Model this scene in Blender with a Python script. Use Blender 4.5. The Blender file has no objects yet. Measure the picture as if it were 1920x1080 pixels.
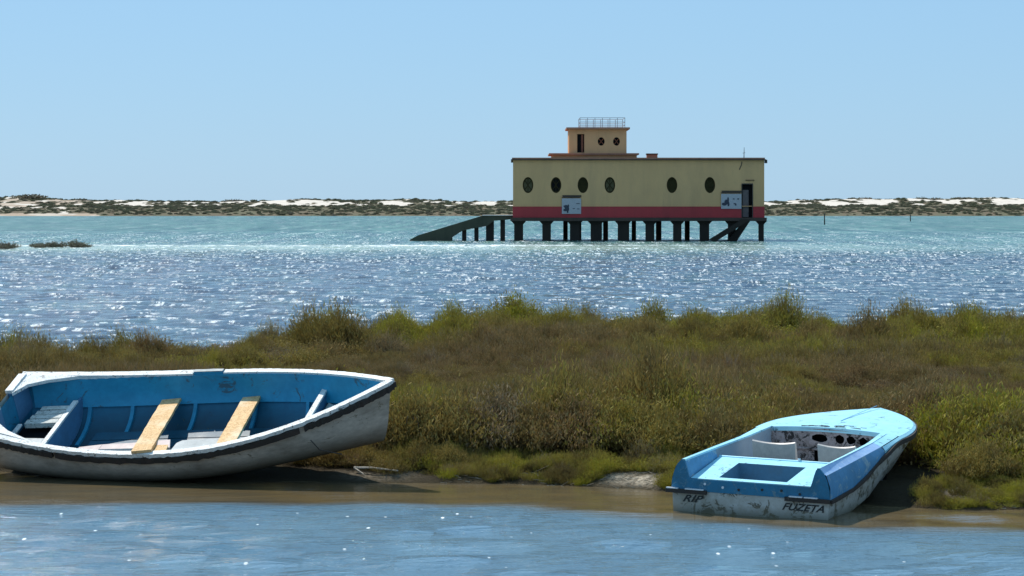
import bpy, bmesh, math, random
import numpy as np
from mathutils import Matrix, Vector
R = math.radians
random.seed(7); rng = np.random.default_rng(11)
S = bpy.context.scene; COL = S.collection

# ------------------------------------------------------------ camera, sky, sun, exposure
CAM_H, F_PX = 2.7, 4900.0
cd = bpy.data.cameras.new("camera"); cam = bpy.data.objects.new("camera", cd); COL.objects.link(cam)
cam.location = (0, 0, CAM_H); cam.rotation_euler = (R(90), 0, 0)
cd.sensor_width = 36.0; cd.lens = F_PX / 1920 * 36.0
cd.shift_y = -155.0 / 1920.0
cd.clip_start = 0.5; cd.clip_end = 20000
S.camera = cam
S.view_settings.view_transform = 'Standard'; S.view_settings.look = 'None'
S.view_settings.exposure = 0.07; S.view_settings.gamma = 1.0; S.view_settings.use_curve_mapping = False
SUN_EL, SUN_AZ = 52.0, -36.0            # azimuth from +Y, negative = to the left
W = bpy.data.worlds.new("World"); S.world = W; W.use_nodes = True
wn = W.node_tree; bgn = wn.nodes["Background"]
sky = wn.nodes.new("ShaderNodeTexSky"); sky.sky_type = 'NISHITA'; sky.sun_disc = False
sky.sun_elevation = R(SUN_EL); sky.sun_rotation = R(SUN_AZ)
sky.altitude = 0; sky.air_density = 1.0; sky.dust_density = 0.15; sky.ozone_density = 2.5
tint = wn.nodes.new("ShaderNodeMix"); tint.data_type = 'RGBA'; tint.blend_type = 'MULTIPLY'
tint.inputs[0].default_value = 1.0; tint.inputs[7].default_value = (0.74, 0.80, 1.0, 1)
haze = wn.nodes.new("ShaderNodeMix"); haze.data_type = 'RGBA'; haze.inputs[0].default_value = 0.68      # even blue veil over the whole sky
haze.inputs[7].default_value = (3.4, 6.4, 9.3, 1)
wn.links.new(sky.outputs[0], tint.inputs[6]); wn.links.new(tint.outputs[2], haze.inputs[6]); wn.links.new(haze.outputs[2], bgn.inputs[0])
bgn.inputs[1].default_value = 0.095
sd = bpy.data.lights.new("sun", 'SUN'); sd.energy = 4.9; sd.angle = R(0.53); sd.color = (1.0, 0.95, 0.87)
sun = bpy.data.objects.new("sun", sd); COL.objects.link(sun)
dvec = Vector((math.sin(R(SUN_AZ)) * math.cos(R(SUN_EL)), math.cos(R(SUN_AZ)) * math.cos(R(SUN_EL)), math.sin(R(SUN_EL))))
sun.rotation_euler = dvec.to_track_quat('Z', 'Y').to_euler(); sun.location = dvec * 60
S.cycles.max_bounces = 6; S.cycles.transparent_max_bounces = 6; S.cycles.caustics_reflective = False
S.cycles.caustics_refractive = False; S.cycles.sample_clamp_indirect = 4.0

# ------------------------------------------------------------ helpers
def at(px, py, Y):
    return Vector(((px - 960) / F_PX * Y, Y, CAM_H - (py - 385) / F_PX * Y))
def sx(px, Y): return (px - 960) / F_PX * Y
def sz(py, Y): return CAM_H - (py - 385) / F_PX * Y

def vnoise(x, y, seed=0):
    xi = np.floor(x).astype(np.int64); yi = np.floor(y).astype(np.int64)
    fx = x - xi; fy = y - yi; fx = fx * fx * (3 - 2 * fx); fy = fy * fy * (3 - 2 * fy)
    def h(a, b):
        n = (a * 374761393 + b * 668265263 + seed * 1442695041) & 0x7fffffff
        n = ((n ^ (n >> 13)) * 1274126177) & 0x7fffffff
        return ((n ^ (n >> 16)) & 0xffff) / 65535.0
    a = h(xi, yi); b = h(xi + 1, yi); c = h(xi, yi + 1); d = h(xi + 1, yi + 1)
    return (a * (1 - fx) + b * fx) * (1 - fy) + (c * (1 - fx) + d * fx) * fy
def fbm(x, y, seed=0, o=4):
    x = np.asarray(x, float); y = np.asarray(y, float); s = 0; a = .5; t = 0
    for i in range(o):
        s = s + a * vnoise(x * 2 ** i, y * 2 ** i, seed + i * 17); t += a; a *= .5
    return s / t

# ---- materials
class NT:
    def __init__(s, name):
        s.m = bpy.data.materials.new(name); s.m.use_nodes = True; s.t = s.m.node_tree; s.n = s.t.nodes
        s.b = s.n["Principled BSDF"]; s.out = s.n["Material Output"]
    def new(s, k, **kw):
        n = s.n.new(k)
        for a, b in kw.items(): setattr(n, a, b)
        return n
    def link(s, a, b): s.t.links.new(a, b)
    def coord(s, kind="Object", scale=(1, 1, 1)):
        if kind == "Position": c = s.new("ShaderNodeNewGeometry").outputs["Position"]
        else: c = s.new("ShaderNodeTexCoord").outputs[kind]
        mp = s.new("ShaderNodeMapping"); mp.inputs["Scale"].default_value = scale
        s.link(c, mp.inputs["Vector"]); return mp.outputs[0]
    def noise(s, vec, scale, detail=4, rough=.6, dist=0.0):
        n = s.new("ShaderNodeTexNoise"); n.inputs["Scale"].default_value = scale
        n.inputs["Detail"].default_value = detail; n.inputs["Roughness"].default_value = rough
        n.inputs["Distortion"].default_value = dist
        s.link(vec, n.inputs["Vector"]); return n.outputs[0]
    def ramp(s, fac, a, b, lo=0.0, hi=1.0):
        n = s.new("ShaderNodeMapRange"); n.inputs[1].default_value = a; n.inputs[2].default_value = b
        n.inputs[3].default_value = lo; n.inputs[4].default_value = hi
        s.link(fac, n.inputs[0]); return n.outputs[0]
    def mix(s, fac, c1, c2, blend='MIX'):
        n = s.new("ShaderNodeMix", data_type='RGBA', blend_type=blend)
        for sock, v in ((n.inputs[0], fac), (n.inputs[6], c1), (n.inputs[7], c2)):
            if hasattr(v, "links"): s.link(v, sock)
            elif isinstance(v, (int, float)): sock.default_value = v
            else: sock.default_value = tuple(v) + (1,) if len(v) == 3 else v
        return n.outputs[2]
    def math(s, op, a, b=0.0):
        n = s.new("ShaderNodeMath", operation=op)
        for sock, v in ((n.inputs[0], a), (n.inputs[1], b)):
            if hasattr(v, "links"): s.link(v, sock)
            else: sock.default_value = v
        return n.outputs[0]
    def attr(s, name): return s.new("ShaderNodeAttribute", attribute_name=name).outputs["Fac"]
    def bump(s, h, strength=.3, dist=.02, chain=None):
        n = s.new("ShaderNodeBump"); n.inputs["Strength"].default_value = strength
        n.inputs["Distance"].default_value = dist; s.link(h, n.inputs["Height"])
        if chain: s.link(chain, n.inputs["Normal"])
        return n.outputs[0]
    def fin(s, col=None, rough=.6, spec=None, normal=None):
        if col is not None:
            if hasattr(col, "links"): s.link(col, s.b.inputs["Base Color"])
            else: s.b.inputs["Base Color"].default_value = tuple(col) + (1,)
        if hasattr(rough, "links"): s.link(rough, s.b.inputs["Roughness"])
        else: s.b.inputs["Roughness"].default_value = rough
        if spec is not None: s.b.inputs["Specular IOR Level"].default_value = spec
        if normal is not None: s.link(normal, s.b.inputs["Normal"])
        return s.m

def _sep(self, vec, i):
    n = self.new("ShaderNodeSeparateXYZ"); self.link(vec, n.inputs[0]); return n.outputs[i]
NT.new_sep = _sep
def paint(name, col, dirt=(.12, .10, .08), amount=.4, scale=3.0, rough=.5, col2=None, chips=None, chip_amt=.30, stretch=(1, 1, 1), bump=.25, bd=.004, weed_or_shade=None):
    t = NT(name); v = t.coord("Object", stretch)
    n1 = t.noise(v, scale, 6, .65); n2 = t.noise(v, scale * 7, 5, .7, .4)
    c = t.mix(t.ramp(n2, .35, .65), col, col2 if col2 else tuple(x * .82 for x in col))
    c = t.mix(t.math('MULTIPLY', t.ramp(n1, .45, .75), amount), c, dirt)
    n3 = t.noise(v, scale * 3.1, 9, .78, .8)
    if chips is not None: c = t.mix(t.ramp(n3, .5 + (.5 - chip_amt) * .3, .53 + (.5 - chip_amt) * .3), c, chips)
    if weed_or_shade:
        zz = t.math('ADD', t.new_sep(t.coord('Object'), 2), t.math('MULTIPLY', t.math('SUBTRACT', n1, .5), weed_or_shade[2]))
        c = t.mix(t.ramp(zz, weed_or_shade[1], weed_or_shade[0], 0, .92), c, weed_or_shade[3])
    return t.fin(c, t.ramp(n1, .3, .7, rough * .8, min(1, rough * 1.2)), None, t.bump(t.math('ADD', n2, n3), bump, bd))

M = {}
M['hull_white'] = paint('weathered_hull_white', (.62, .55, .48), (.13, .105, .075), .9, 1.6, .6, (.46, .41, .36), (.22, .19, .14), .16, (1, 1, 2), weed_or_shade=(.10, .34, .35, (.055, .048, .028)))
M['gunwale'] = paint('chipped_white_gunwale', (.86, .86, .83), (.45, .44, .40), .35, 5, .5, (.70, .70, .68), (.13, .12, .10), .26, (1, 1, 1), .8, .012)
M['rubber'] = paint('worn_black_rubber', (.022, .018, .017), (.10, .06, .045), .5, 6, .75, (.03, .026, .022), (.25, .22, .18), .02)
M['blue_in'] = paint('deep_blue_interior', (.010, .225, .38), (.008, .07, .12), .6, 1.4, .6, (.010, .17, .31), (.02, .07, .10), .10, weed_or_shade=(.06, .34, .30, (.006, .030, .048)))  # lining darkens toward the floor: shade painted into the blue
M['blue_rib'] = paint('blue_ribs', (.02, .27, .44), (.01, .12, .2), .5, 3, .6)
M['blue_strake'] = paint('upper_blue_strake', (.028, .33, .53), (.014, .17, .26), .5, 1.3, .55, (.022, .27, .45), (.05, .12, .16), .26)
M['blue_grey'] = paint('greyish_blue_panel', (.085, .22, .38), (.05, .12, .2), .5, 2.5, .6)
M['peeling'] = paint('peeling_white_board', (.78, .79, .74), (.30, .30, .24), .4, 6, .7, (.6, .6, .54), (.10, .11, .09), .34, (1, 4, 1), .8, .01)
M['grey_board'] = paint('grey_white_board', (.56, .57, .55), (.35, .33, .3), .5, 4, .75, (.48, .49, .47), (.72, .72, .70), .12)
M['pink_board'] = paint('faded_pink_board', (.66, .50, .46), (.55, .45, .4), .4, 4, .75, (.62, .52, .46))
M['dirty_bow'] = paint('dirty_lichened_board', (.42, .43, .39), (.10, .10, .07), .7, 7, .85, (.5, .5, .46), (.07, .08, .05), .25)

def osb():
    t = NT('weathered_plank_wood'); v = t.coord("Object", (1, 1, 1))
    n = t.noise(v, 22, 6, .75, 1.5); n2 = t.noise(t.coord("Object", (14, 2.5, 6)), 6, 5, .7, .5)
    c = t.mix(t.ramp(n, .42, .62), (.78, .52, .26), (.52, .30, .12))
    c = t.mix(t.ramp(n2, .58, .66), c, (.26, .13, .05)); c = t.mix(t.ramp(t.noise(v, 3, 3), .5, .7, 0, .6), c, (.80, .70, .50))
    return t.fin(c, .75, .3, t.bump(t.math('ADD', n, n2), .5, .004))
M['plank'] = osb()
M['sb_deck'] = paint('pale_cyan_deck_paint', (.33, .69, .83), (.20, .46, .58), .55, 2.2, .42, (.40, .76, .87), (.10, .20, .25), .24)
M['sb_side'] = paint('sky_blue_side_paint', (.06, .27, .50), (.05, .13, .20), .6, 2.5, .45, (.055, .24, .43), (.24, .38, .46), .30)
M['sb_fascia'] = paint('deep_blue_transom_paint', (.012, .175, .32), (.03, .08, .10), .7, 3.5, .5, (.012, .14, .25), (.10, .20, .26), .30)
M['sb_groove'] = paint('scuffed_lilac_blue_side_deck', (.26, .44, .74), (.20, .32, .55), .5, 4, .45, (.40, .58, .80), (.75, .80, .88), .12)
M['sb_hull'] = paint('grimy_white_gelcoat', (.50, .51, .49), (.20, .18, .12), .8, 2.6, .5, (.40, .39, .35), (.11, .10, .07), .40, weed_or_shade=(.15, .26, .16, (.12, .105, .06)))
M['well'] = paint('grey_blue_well', (.10, .22, .32), (.14, .16, .17), .6, 5, .6, (.085, .19, .28))
M['sb_liner'] = paint('pale_grey_blue_liner', (.34, .44, .52), (.22, .26, .28), .5, 2.5, .6, (.30, .40, .49), (.10, .10, .10), .10)
M['dash'] = paint('mildewed_grey_dash', (.40, .38, .40), (.08, .075, .065), .9, 4, .8, (.25, .23, .23), (.03, .03, .03), .42)
M['seat'] = paint('off_white_seat', (.80, .69, .60), (.5, .43, .38), .35, 3, .5)
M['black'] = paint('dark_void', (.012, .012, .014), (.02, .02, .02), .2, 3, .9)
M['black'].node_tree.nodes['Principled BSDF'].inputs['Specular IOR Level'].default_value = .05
M['chrome'] = paint('dull_aluminium', (.75, .77, .80), (.5, .5, .5), .3, 8, .35)
M['letter'] = paint('black_hand_lettering', (.015, .02, .022), (.1, .1, .1), .15, 12, .6)

def wallmat(name, col, dirt, streak=.5):
    t = NT(name); v = t.coord("Object", (.35, .35, .08)); v2 = t.coord("Object", (1, 1, 1))
    n = t.noise(v, 2.2, 6, .7); n2 = t.noise(v2, 6, 6, .7); n3 = t.noise(t.coord("Object", (1, 1, .5)), .35, 4, .6)
    c = t.mix(t.ramp(n, .45, .75, 0, streak), col, dirt)
    c = t.mix(t.ramp(n3, .4, .65, 0, .30), c, tuple(x * .72 for x in col))
    c = t.mix(t.ramp(n2, .60, .68, 0, .35), c, tuple(x * .6 for x in col))
    n4 = t.noise(t.coord('Object', (1.3, 1.3, .14)), 1.3, 7, .8)
    c = t.mix(t.ramp(n4, .60, .74, 0, streak * .7), c, tuple(x * .6 for x in dirt))
    return t.fin(c, .85, .2, t.bump(n2, .3, .02))
M['yellow'] = wallmat('faded_yellow_render', (.66, .385, .185), (.40, .25, .14))
M['peach'] = wallmat('orange_tan_render', (.70, .38, .19), (.45, .27, .15))
M['red'] = wallmat('dark_red_band_paint', (.44, .055, .060), (.20, .05, .05))
M['terra'] = wallmat('terracotta_coping', (.42, .20, .13), (.12, .08, .07), .7)
M['concrete'] = wallmat('dark_wet_concrete', (.085, .06, .048), (.03, .024, .02), .6)
M['pile'] = wallmat('algae_dark_pile', (.042, .032, .026), (.018, .018, .016), .8)
M['slip'] = wallmat('algae_green_ramp', (.085, .080, .055), (.03, .035, .025), .8)
M['glass'] = paint('dark_dusty_glass', (.05, .042, .018), (.03, .025, .012), .7, 3, .85)
M['glass_olive'] = paint('olive_boarded_pane', (.12, .098, .045), (.03, .025, .012), .6, 3, .95)
M['glass'].node_tree.nodes['Principled BSDF'].inputs['Specular IOR Level'].default_value = .08
M['frame'] = paint('dark_olive_frame', (.055, .042, .018), (.025, .02, .012), .5, 3, .9)
M['frame'].node_tree.nodes['Principled BSDF'].inputs['Specular IOR Level'].default_value = .08
M['door'] = paint('brown_grey_door', (.15, .11, .11), (.06, .05, .05), .5, 2, .6)
M['doorwood'] = paint('reddish_timber_door', (.24, .07, .03), (.06, .03, .02), .5, 2, .6)
M['sheet'] = paint('pale_banner_sheet', (.44, .42, .45), (.36, .34, .36), .3, 2, .5)
M['ink'] = paint('dark_banner_print', (.03, .035, .06), (.1, .1, .13), .3, 4, .6)
M['rail'] = paint('galvanised_rail', (.42, .44, .46), (.3, .3, .3), .3, 4, .4)
M['iron'] = paint('rusty_dark_iron', (.05, .045, .04), (.10, .05, .03), .5, 4, .7)
M['driftwood'] = paint('bleached_driftwood', (.52, .46, .38), (.30, .25, .2), .5, 6, .8, (.42, .37, .3))
M['wrack'] = paint('dry_wrack', (.33, .26, .18), (.12, .09, .06), .8, 3, .9)
M['buoy'] = paint('white_float', (.8, .8, .8), (.6, .6, .6), .2, 4, .4)

def plantmat(name, lo, mid, hi, dark=.40, fscale=3.0, trans=.22):
    """stems and leaves; 'hue' of each plant: 0 = reddish brown kind, .5 = olive, 1 = yellow green"""
    t = NT(name); oi = t.new("ShaderNodeObjectInfo")
    ha = t.new("ShaderNodeAttribute", attribute_type='INSTANCER', attribute_name='hue').outputs["Fac"]
    h = t.math('ADD', ha, t.ramp(oi.outputs["Random"], 0, 1, -.14, .14))
    c = t.mix(t.ramp(h, .15, .50), lo, mid); c = t.mix(t.ramp(h, .55, .95), c, hi)
    r2_ = t.math('FRACT', t.math('MULTIPLY', oi.outputs["Random"], 17.3))
    c = t.mix(t.ramp(r2_, .80, .95, 0, .8), c, (.215, .170, .140))
    c = t.mix(t.ramp(r2_, .30, .0, 0, .45), c, tuple(x * .55 for x in mid))
    fine = t.noise(t.coord("Position"), fscale, 3, .7)
    c = t.mix(t.ramp(fine, .42, .60, 0, .85), c, tuple(x * dark * .75 for x in lo))
    al = t.attr("tip"); c = t.mix(t.ramp(al, .5, 1.0, 0, .25), c, tuple(min(1, x * 1.8) for x in mid))
    tr = t.new("ShaderNodeBsdfTranslucent"); t.link(c, tr.inputs[0]); t.link(c, t.b.inputs["Base Color"])
    t.b.inputs["Roughness"].default_value = .8; t.b.inputs["Specular IOR Level"].default_value = .12
    mx = t.new("ShaderNodeMixShader"); mx.inputs[0].default_value = trans
    t.link(t.b.outputs[0], mx.inputs[1]); t.link(tr.outputs[0], mx.inputs[2]); t.link(mx.outputs[0], t.out.inputs[0])
    return t.m
M['marsh'] = plantmat('marsh_plants', (.225, .140, .078), (.270, .205, .052), (.32, .31, .022))
M['twig'] = paint('grey_brown_twigs', (.16, .13, .10), (.07, .05, .04), .5, 6, .9)
M['dune_plant'] = plantmat('dune_scrub', (.170, .145, .110), (.150, .160, .095), (.13, .155, .075), .6, .5, .2)

# ---- mesh builders
OFF = Vector((0, 0, 0)); SC = 1.0
class MB:
    def __init__(s): s.v = []; s.f = []
    def add(s, vs, fs):
        n = len(s.v); s.v += [tuple(v) for v in vs]; s.f += [tuple(i + n for i in f) for f in fs]; return s
    def hexa(s, a, b):
        """a: 4 points, b: 4 points (matching)"""
        return s.add(list(a) + list(b), [(3, 2, 1, 0), (4, 5, 6, 7), (0, 1, 5, 4), (1, 2, 6, 5), (2, 3, 7, 6), (3, 0, 4, 7)])
    def box(s, x0, x1, y0, y1, z0, z1):
        return s.hexa([(x0, y0, z0), (x1, y0, z0), (x1, y1, z0), (x0, y1, z0)], [(x0, y0, z1), (x1, y0, z1), (x1, y1, z1), (x0, y1, z1)])
    def tube(s, pts, r, n=6, r2=None, cap=True):
        pts = [Vector(p) for p in pts]; rings = []
        for i, p in enumerate(pts):
            d = (pts[min(i + 1, len(pts) - 1)] - pts[max(i - 1, 0)]).normalized()
            a = d.orthogonal().normalized() if i == 0 else (a - d * a.dot(d)).normalized()
            b = d.cross(a); rr = r if r2 is None else r + (r2 - r) * i / (len(pts) - 1)
            rings.append([p + (a * math.cos(2 * math.pi * k / n) + b * math.sin(2 * math.pi * k / n)) * rr for k in range(n)])
        vs = [q for rg in rings for q in rg]; fs = []
        for i in range(len(rings) - 1):
            for k in range(n): fs.append((i * n + k, i * n + (k + 1) % n, (i + 1) * n + (k + 1) % n, (i + 1) * n + k))
        if cap: fs.append(tuple(range(n))[::-1]); fs.append(tuple((len(rings) - 1) * n + k for k in range(n)))
        return s.add(vs, fs)
    def loft(s, secs, closed=False, caps=False):
        n = len(secs[0]); vs = [q for sc in secs for q in sc]; fs = []
        for i in range(len(secs) - 1):
            for k in range(n if closed else n - 1):
                fs.append((i * n + k, i * n + (k + 1) % n, (i + 1) * n + (k + 1) % n, (i + 1) * n + k))
        if caps: fs.append(tuple(range(n))[::-1]); fs.append(tuple((len(secs) - 1) * n + k for k in range(n)))
        return s.add(vs, fs)
    def ellipse_y(s, cx, cz, rx, rz, y0, y1, n=28):
        """solid elliptic disc between planes y0 (front) and y1"""
        a = [(cx + rx * math.cos(2 * math.pi * k / n), y0, cz + rz * math.sin(2 * math.pi * k / n)) for k in range(n)]
        b = [(p[0], y1, p[2]) for p in a]
        return s.loft([a, b], True, True)
    def build(s, name, mat, parent=None, smooth=False, bevel=0):
        me = bpy.data.meshes.new(name)
        me.from_pydata([((Vector(v) + OFF) * SC)[:] for v in s.v], [], s.f); me.update()
        bm = bmesh.new(); bm.from_mesh(me); bmesh.ops.recalc_face_normals(bm, faces=bm.faces)
        if bevel: bmesh.ops.bevel(bm, geom=[e for e in bm.edges if len(e.link_faces) == 2 and e.calc_face_angle(0) > .6], offset=bevel, segments=2, affect='EDGES', profile=.5)
        bm.to_mesh(me); bm.free()
        if smooth:
            me.polygons.foreach_set("use_smooth", [True] * len(me.polygons)); me.update()
            try: me.set_sharp_from_angle(angle=R(40))
            except Exception: pass
        me.materials.append(mat)
        o = bpy.data.objects.new(name, me); COL.objects.link(o)
        if parent: o.parent = parent
        return o
def tag(o, label=None, cat=None, group=None, kind=None):
    for k, v in (('label', label), ('category', cat), ('group', group), ('kind', kind)):
        if v: o[k] = v
    return o
def empty(name, loc, mat3=None):
    o = bpy.data.objects.new(name, None); COL.objects.link(o); o.empty_display_size = .2
    if mat3 is not None: o.rotation_euler = mat3.to_euler()
    o.location = loc; return o
def grid_mesh(name, X, Y, Z, mat, attrs=None, kind='structure', smooth=True):
    ny, nx = X.shape; co = np.stack([X, Y, Z], -1).reshape(-1, 3).astype(np.float32)
    idx = np.arange(nx * ny).reshape(ny, nx)
    q = np.stack([idx[:-1, :-1], idx[:-1, 1:], idx[1:, 1:], idx[1:, :-1]], -1).reshape(-1, 4)
    me = bpy.data.meshes.new(name); me.vertices.add(len(co)); me.vertices.foreach_set("co", co.ravel())
    me.loops.add(q.size); me.loops.foreach_set("vertex_index", q.ravel().astype(np.int32))
    me.polygons.add(len(q)); me.polygons.foreach_set("loop_start", (np.arange(len(q)) * 4).astype(np.int32))
    me.update(calc_edges=True); me.polygons.foreach_set("use_smooth", [smooth] * len(q))
    for k, a in (attrs or {}).items():
        at_ = me.attributes.new(k, 'FLOAT', 'POINT'); at_.data.foreach_set("value", np.asarray(a, np.float32).ravel())
    me.materials.append(mat); o = bpy.data.objects.new(name, me); COL.objects.link(o)
    if kind: o['kind'] = kind
    return o

# ------------------------------------------------------------ shore shape
def shore_y(x):        # near water's edge of the marsh bank
    x = np.asarray(x, float)
    base = np.interp(x, [-30, -5.2, -3.5, -1.0, 0.2, 1.2, 1.7, 2.6, 3.4, 4.3, 6, 30], [27.2, 26.4, 25.55, 25.5, 25.2, 24.9, 24.7, 23.9, 23.35, 23.3, 23.1, 23.0])
    return base + .10 * np.sin(x * 2.3 + 1) + .16 * (fbm(x * 1.3, x * 0 + 3, 5) - .5) + .10 * (fbm(x * 6, x * 0 + 9, 8) - .5)
def back_y(x):
    x = np.asarray(x, float)
    return np.interp(x, [-40, -9, -6.5, -4.8, -4, -2.5, -1, 0, 40], [39.5, 39.8, 40.8, 42.3, 44.0, 46.5, 48.2, 49.2, 49.5]) + 1.4 * (fbm(x * .35, x * 0, 21) - .5)

def ground_z(X, Y):
    s = Y - shore_y(X); b = back_y(X) - Y
    up = np.clip(s / .9, -1.5, 1); z = np.where(up < 0, .22 * up, .13 * (1 - (1 - up) ** 2))
    z = z + np.clip((s - 1) / 6, 0, 1) * .10
    bb = np.clip(b / 1.5, -2, 1); z = np.where(bb < 1, np.minimum(z, .2 * bb), z)
    z = z + (fbm(X * .9, Y * .9, 3) - .5) * .12 * np.clip(s, 0, 1) * np.clip(b, 0, 1) + (fbm(X * 6, Y * 6, 31) - .5) * .035 * np.clip(s * 2 + .6, 0, 1)
    return z
def mud():
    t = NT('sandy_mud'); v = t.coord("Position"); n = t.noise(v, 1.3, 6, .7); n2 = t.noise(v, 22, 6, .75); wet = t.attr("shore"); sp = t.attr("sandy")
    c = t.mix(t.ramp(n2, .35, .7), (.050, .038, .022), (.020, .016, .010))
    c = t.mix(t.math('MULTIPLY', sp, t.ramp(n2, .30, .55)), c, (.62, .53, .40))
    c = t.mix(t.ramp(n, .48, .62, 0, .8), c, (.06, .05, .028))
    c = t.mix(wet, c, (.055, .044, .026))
    return t.fin(c, .95, .06, t.bump(n2, 1.0, .04))
xs = np.concatenate([np.linspace(-40, -11, 30), np.arange(-10.8, 10.8, .055), np.linspace(11, 40, 30)])
ys = np.concatenate([np.arange(20.5, 29, .055), np.linspace(29.1, 58, 110)])
X, Y = np.meshgrid(xs, ys); Z = ground_z(X, Y); s_ = Y - shore_y(X)
sandy = np.clip(1 - np.abs(s_ - .30 - .25 * (X > 3)) / (.42 + .25 * (X > 3)), 0, 1) * np.clip(np.exp(-((X - 1.2) / .38) ** 2) + np.exp(-((X - 4.12) / .17) ** 2) + .45 * np.exp(-((X + 1.3) / .3) ** 2) + .04, 0, 1)
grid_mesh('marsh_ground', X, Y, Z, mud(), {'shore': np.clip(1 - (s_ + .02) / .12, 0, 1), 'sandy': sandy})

# ------------------------------------------------------------ water: one sheet to the horizon
xs = np.concatenate([[-6000, -2500, -1000, -400, -200, -100, -60], np.arange(-46, 46.01, .24), [60, 100, 200, 400, 1000, 2500, 6000]])
yl = [-3000, -500, -60, 0, 8, 12]; y = 14.0
while y < 27: yl.append(y); y += .10
while y < 38: yl.append(y); y += .5
while y < 250: yl.append(y); y += .20 + (y - 38) * .0015
while y < 700: yl.append(y); y *= 1.03
yl += [760, 1000, 1800, 4000, 9000]
ys = np.array(yl); X, Y = np.meshgrid(xs, ys)
Z = np.zeros_like(X); r2 = np.random.default_rng(5)
chop = np.clip((Y - 42) / 10, 0, 1) * np.clip((330 - Y) / 120, 0, 1) * (np.abs(X) < 46.5)
chop = chop * np.interp(Y, [60, 150, 170], [.75, 1.0, .6])
wx = X + 1.2 * (fbm(X * .18, Y * .18, 71) - .5) * 2; wy = Y + 1.6 * (fbm(X * .15, Y * .15, 73) - .5) * 2
for i in range(46):
    lam = .6 * (2.6 / .6) ** r2.random(); k = 2 * math.pi / lam; th = R(80) + r2.normal() * .75
    ph = r2.random() * 6.28; A = .0056 * lam ** .7
    q = (wx * math.cos(th) + wy * math.sin(th)) * k + ph
    Z += A * chop * (1 - 2 * np.abs(np.sin(q * .5)) ** 1.2 * .9) if i % 2 else A * chop * np.sin(q)
Z -= Z[chop > .5].mean() * chop
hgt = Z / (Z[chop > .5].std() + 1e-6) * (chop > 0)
calm = np.clip((Y - 13) / 2, 0, 1) * np.clip((24.6 - Y) / 3.0, 0, 1) * (np.abs(X) < 30)
for i in range(14):
    lam = .35 * (4) ** r2.random(); k = 2 * math.pi / lam; th = R(75) + r2.normal() * .5
    Z += .0055 * lam * calm * np.sin((X * math.cos(th) + Y * math.sin(th)) * k + r2.random() * 6.28)
sd_ = shore_y(X) - Y                                     # metres off the near bank (front channel)
front = Y < 30
Yb = np.interp(X, [-30, 0, 1.4, 2.3, 4.5, 30], [23.45, 23.45, 22.5, 22.0, 21.6, 21.4]) + .9 * (fbm(X * .45, Y * .8, 63, 5) - .5) + .35 * (fbm(X * 1.5, Y * 6, 64, 4) - .5)
shallow = np.where(front, np.clip((Y - Yb + .25) / .5, 0, 1), 0)
old_shallow = np.where(front, np.clip(1.5 - (sd_ - .1) / (2.3 + 1.2 * (fbm(X * .5, Y * .8, 61) - .5)), 0, 1), 0)
edge = fbm(X * .05, Y * .02, 41) * 22 - 11
teal = np.where(front, 0, np.clip((Y + edge - 128) / 38, 0, 1))
bar = np.exp(-((Y - (166 + 6 * (fbm(X * .06, Y * 0, 44) - .5))) / 12) ** 2) * np.clip(1.15 - np.clip(X + 4, 0, 60) / 34, .25, 1)
foamline = np.exp(-((Y - (175 + 7.0 * (fbm(X * .16, Y * 0, 47) - .5))) / (1.8 + 7 * np.clip(fbm(X * .25, Y * 0, 49) - .38, 0, 1))) ** 2) * np.clip(1.1 - np.clip(X + 2, 0, 60) / 24, 0, 1)
ruffle = np.where(front, np.clip((Yb - Y + .15) / .45, .07, 1), 1.0)
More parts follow.
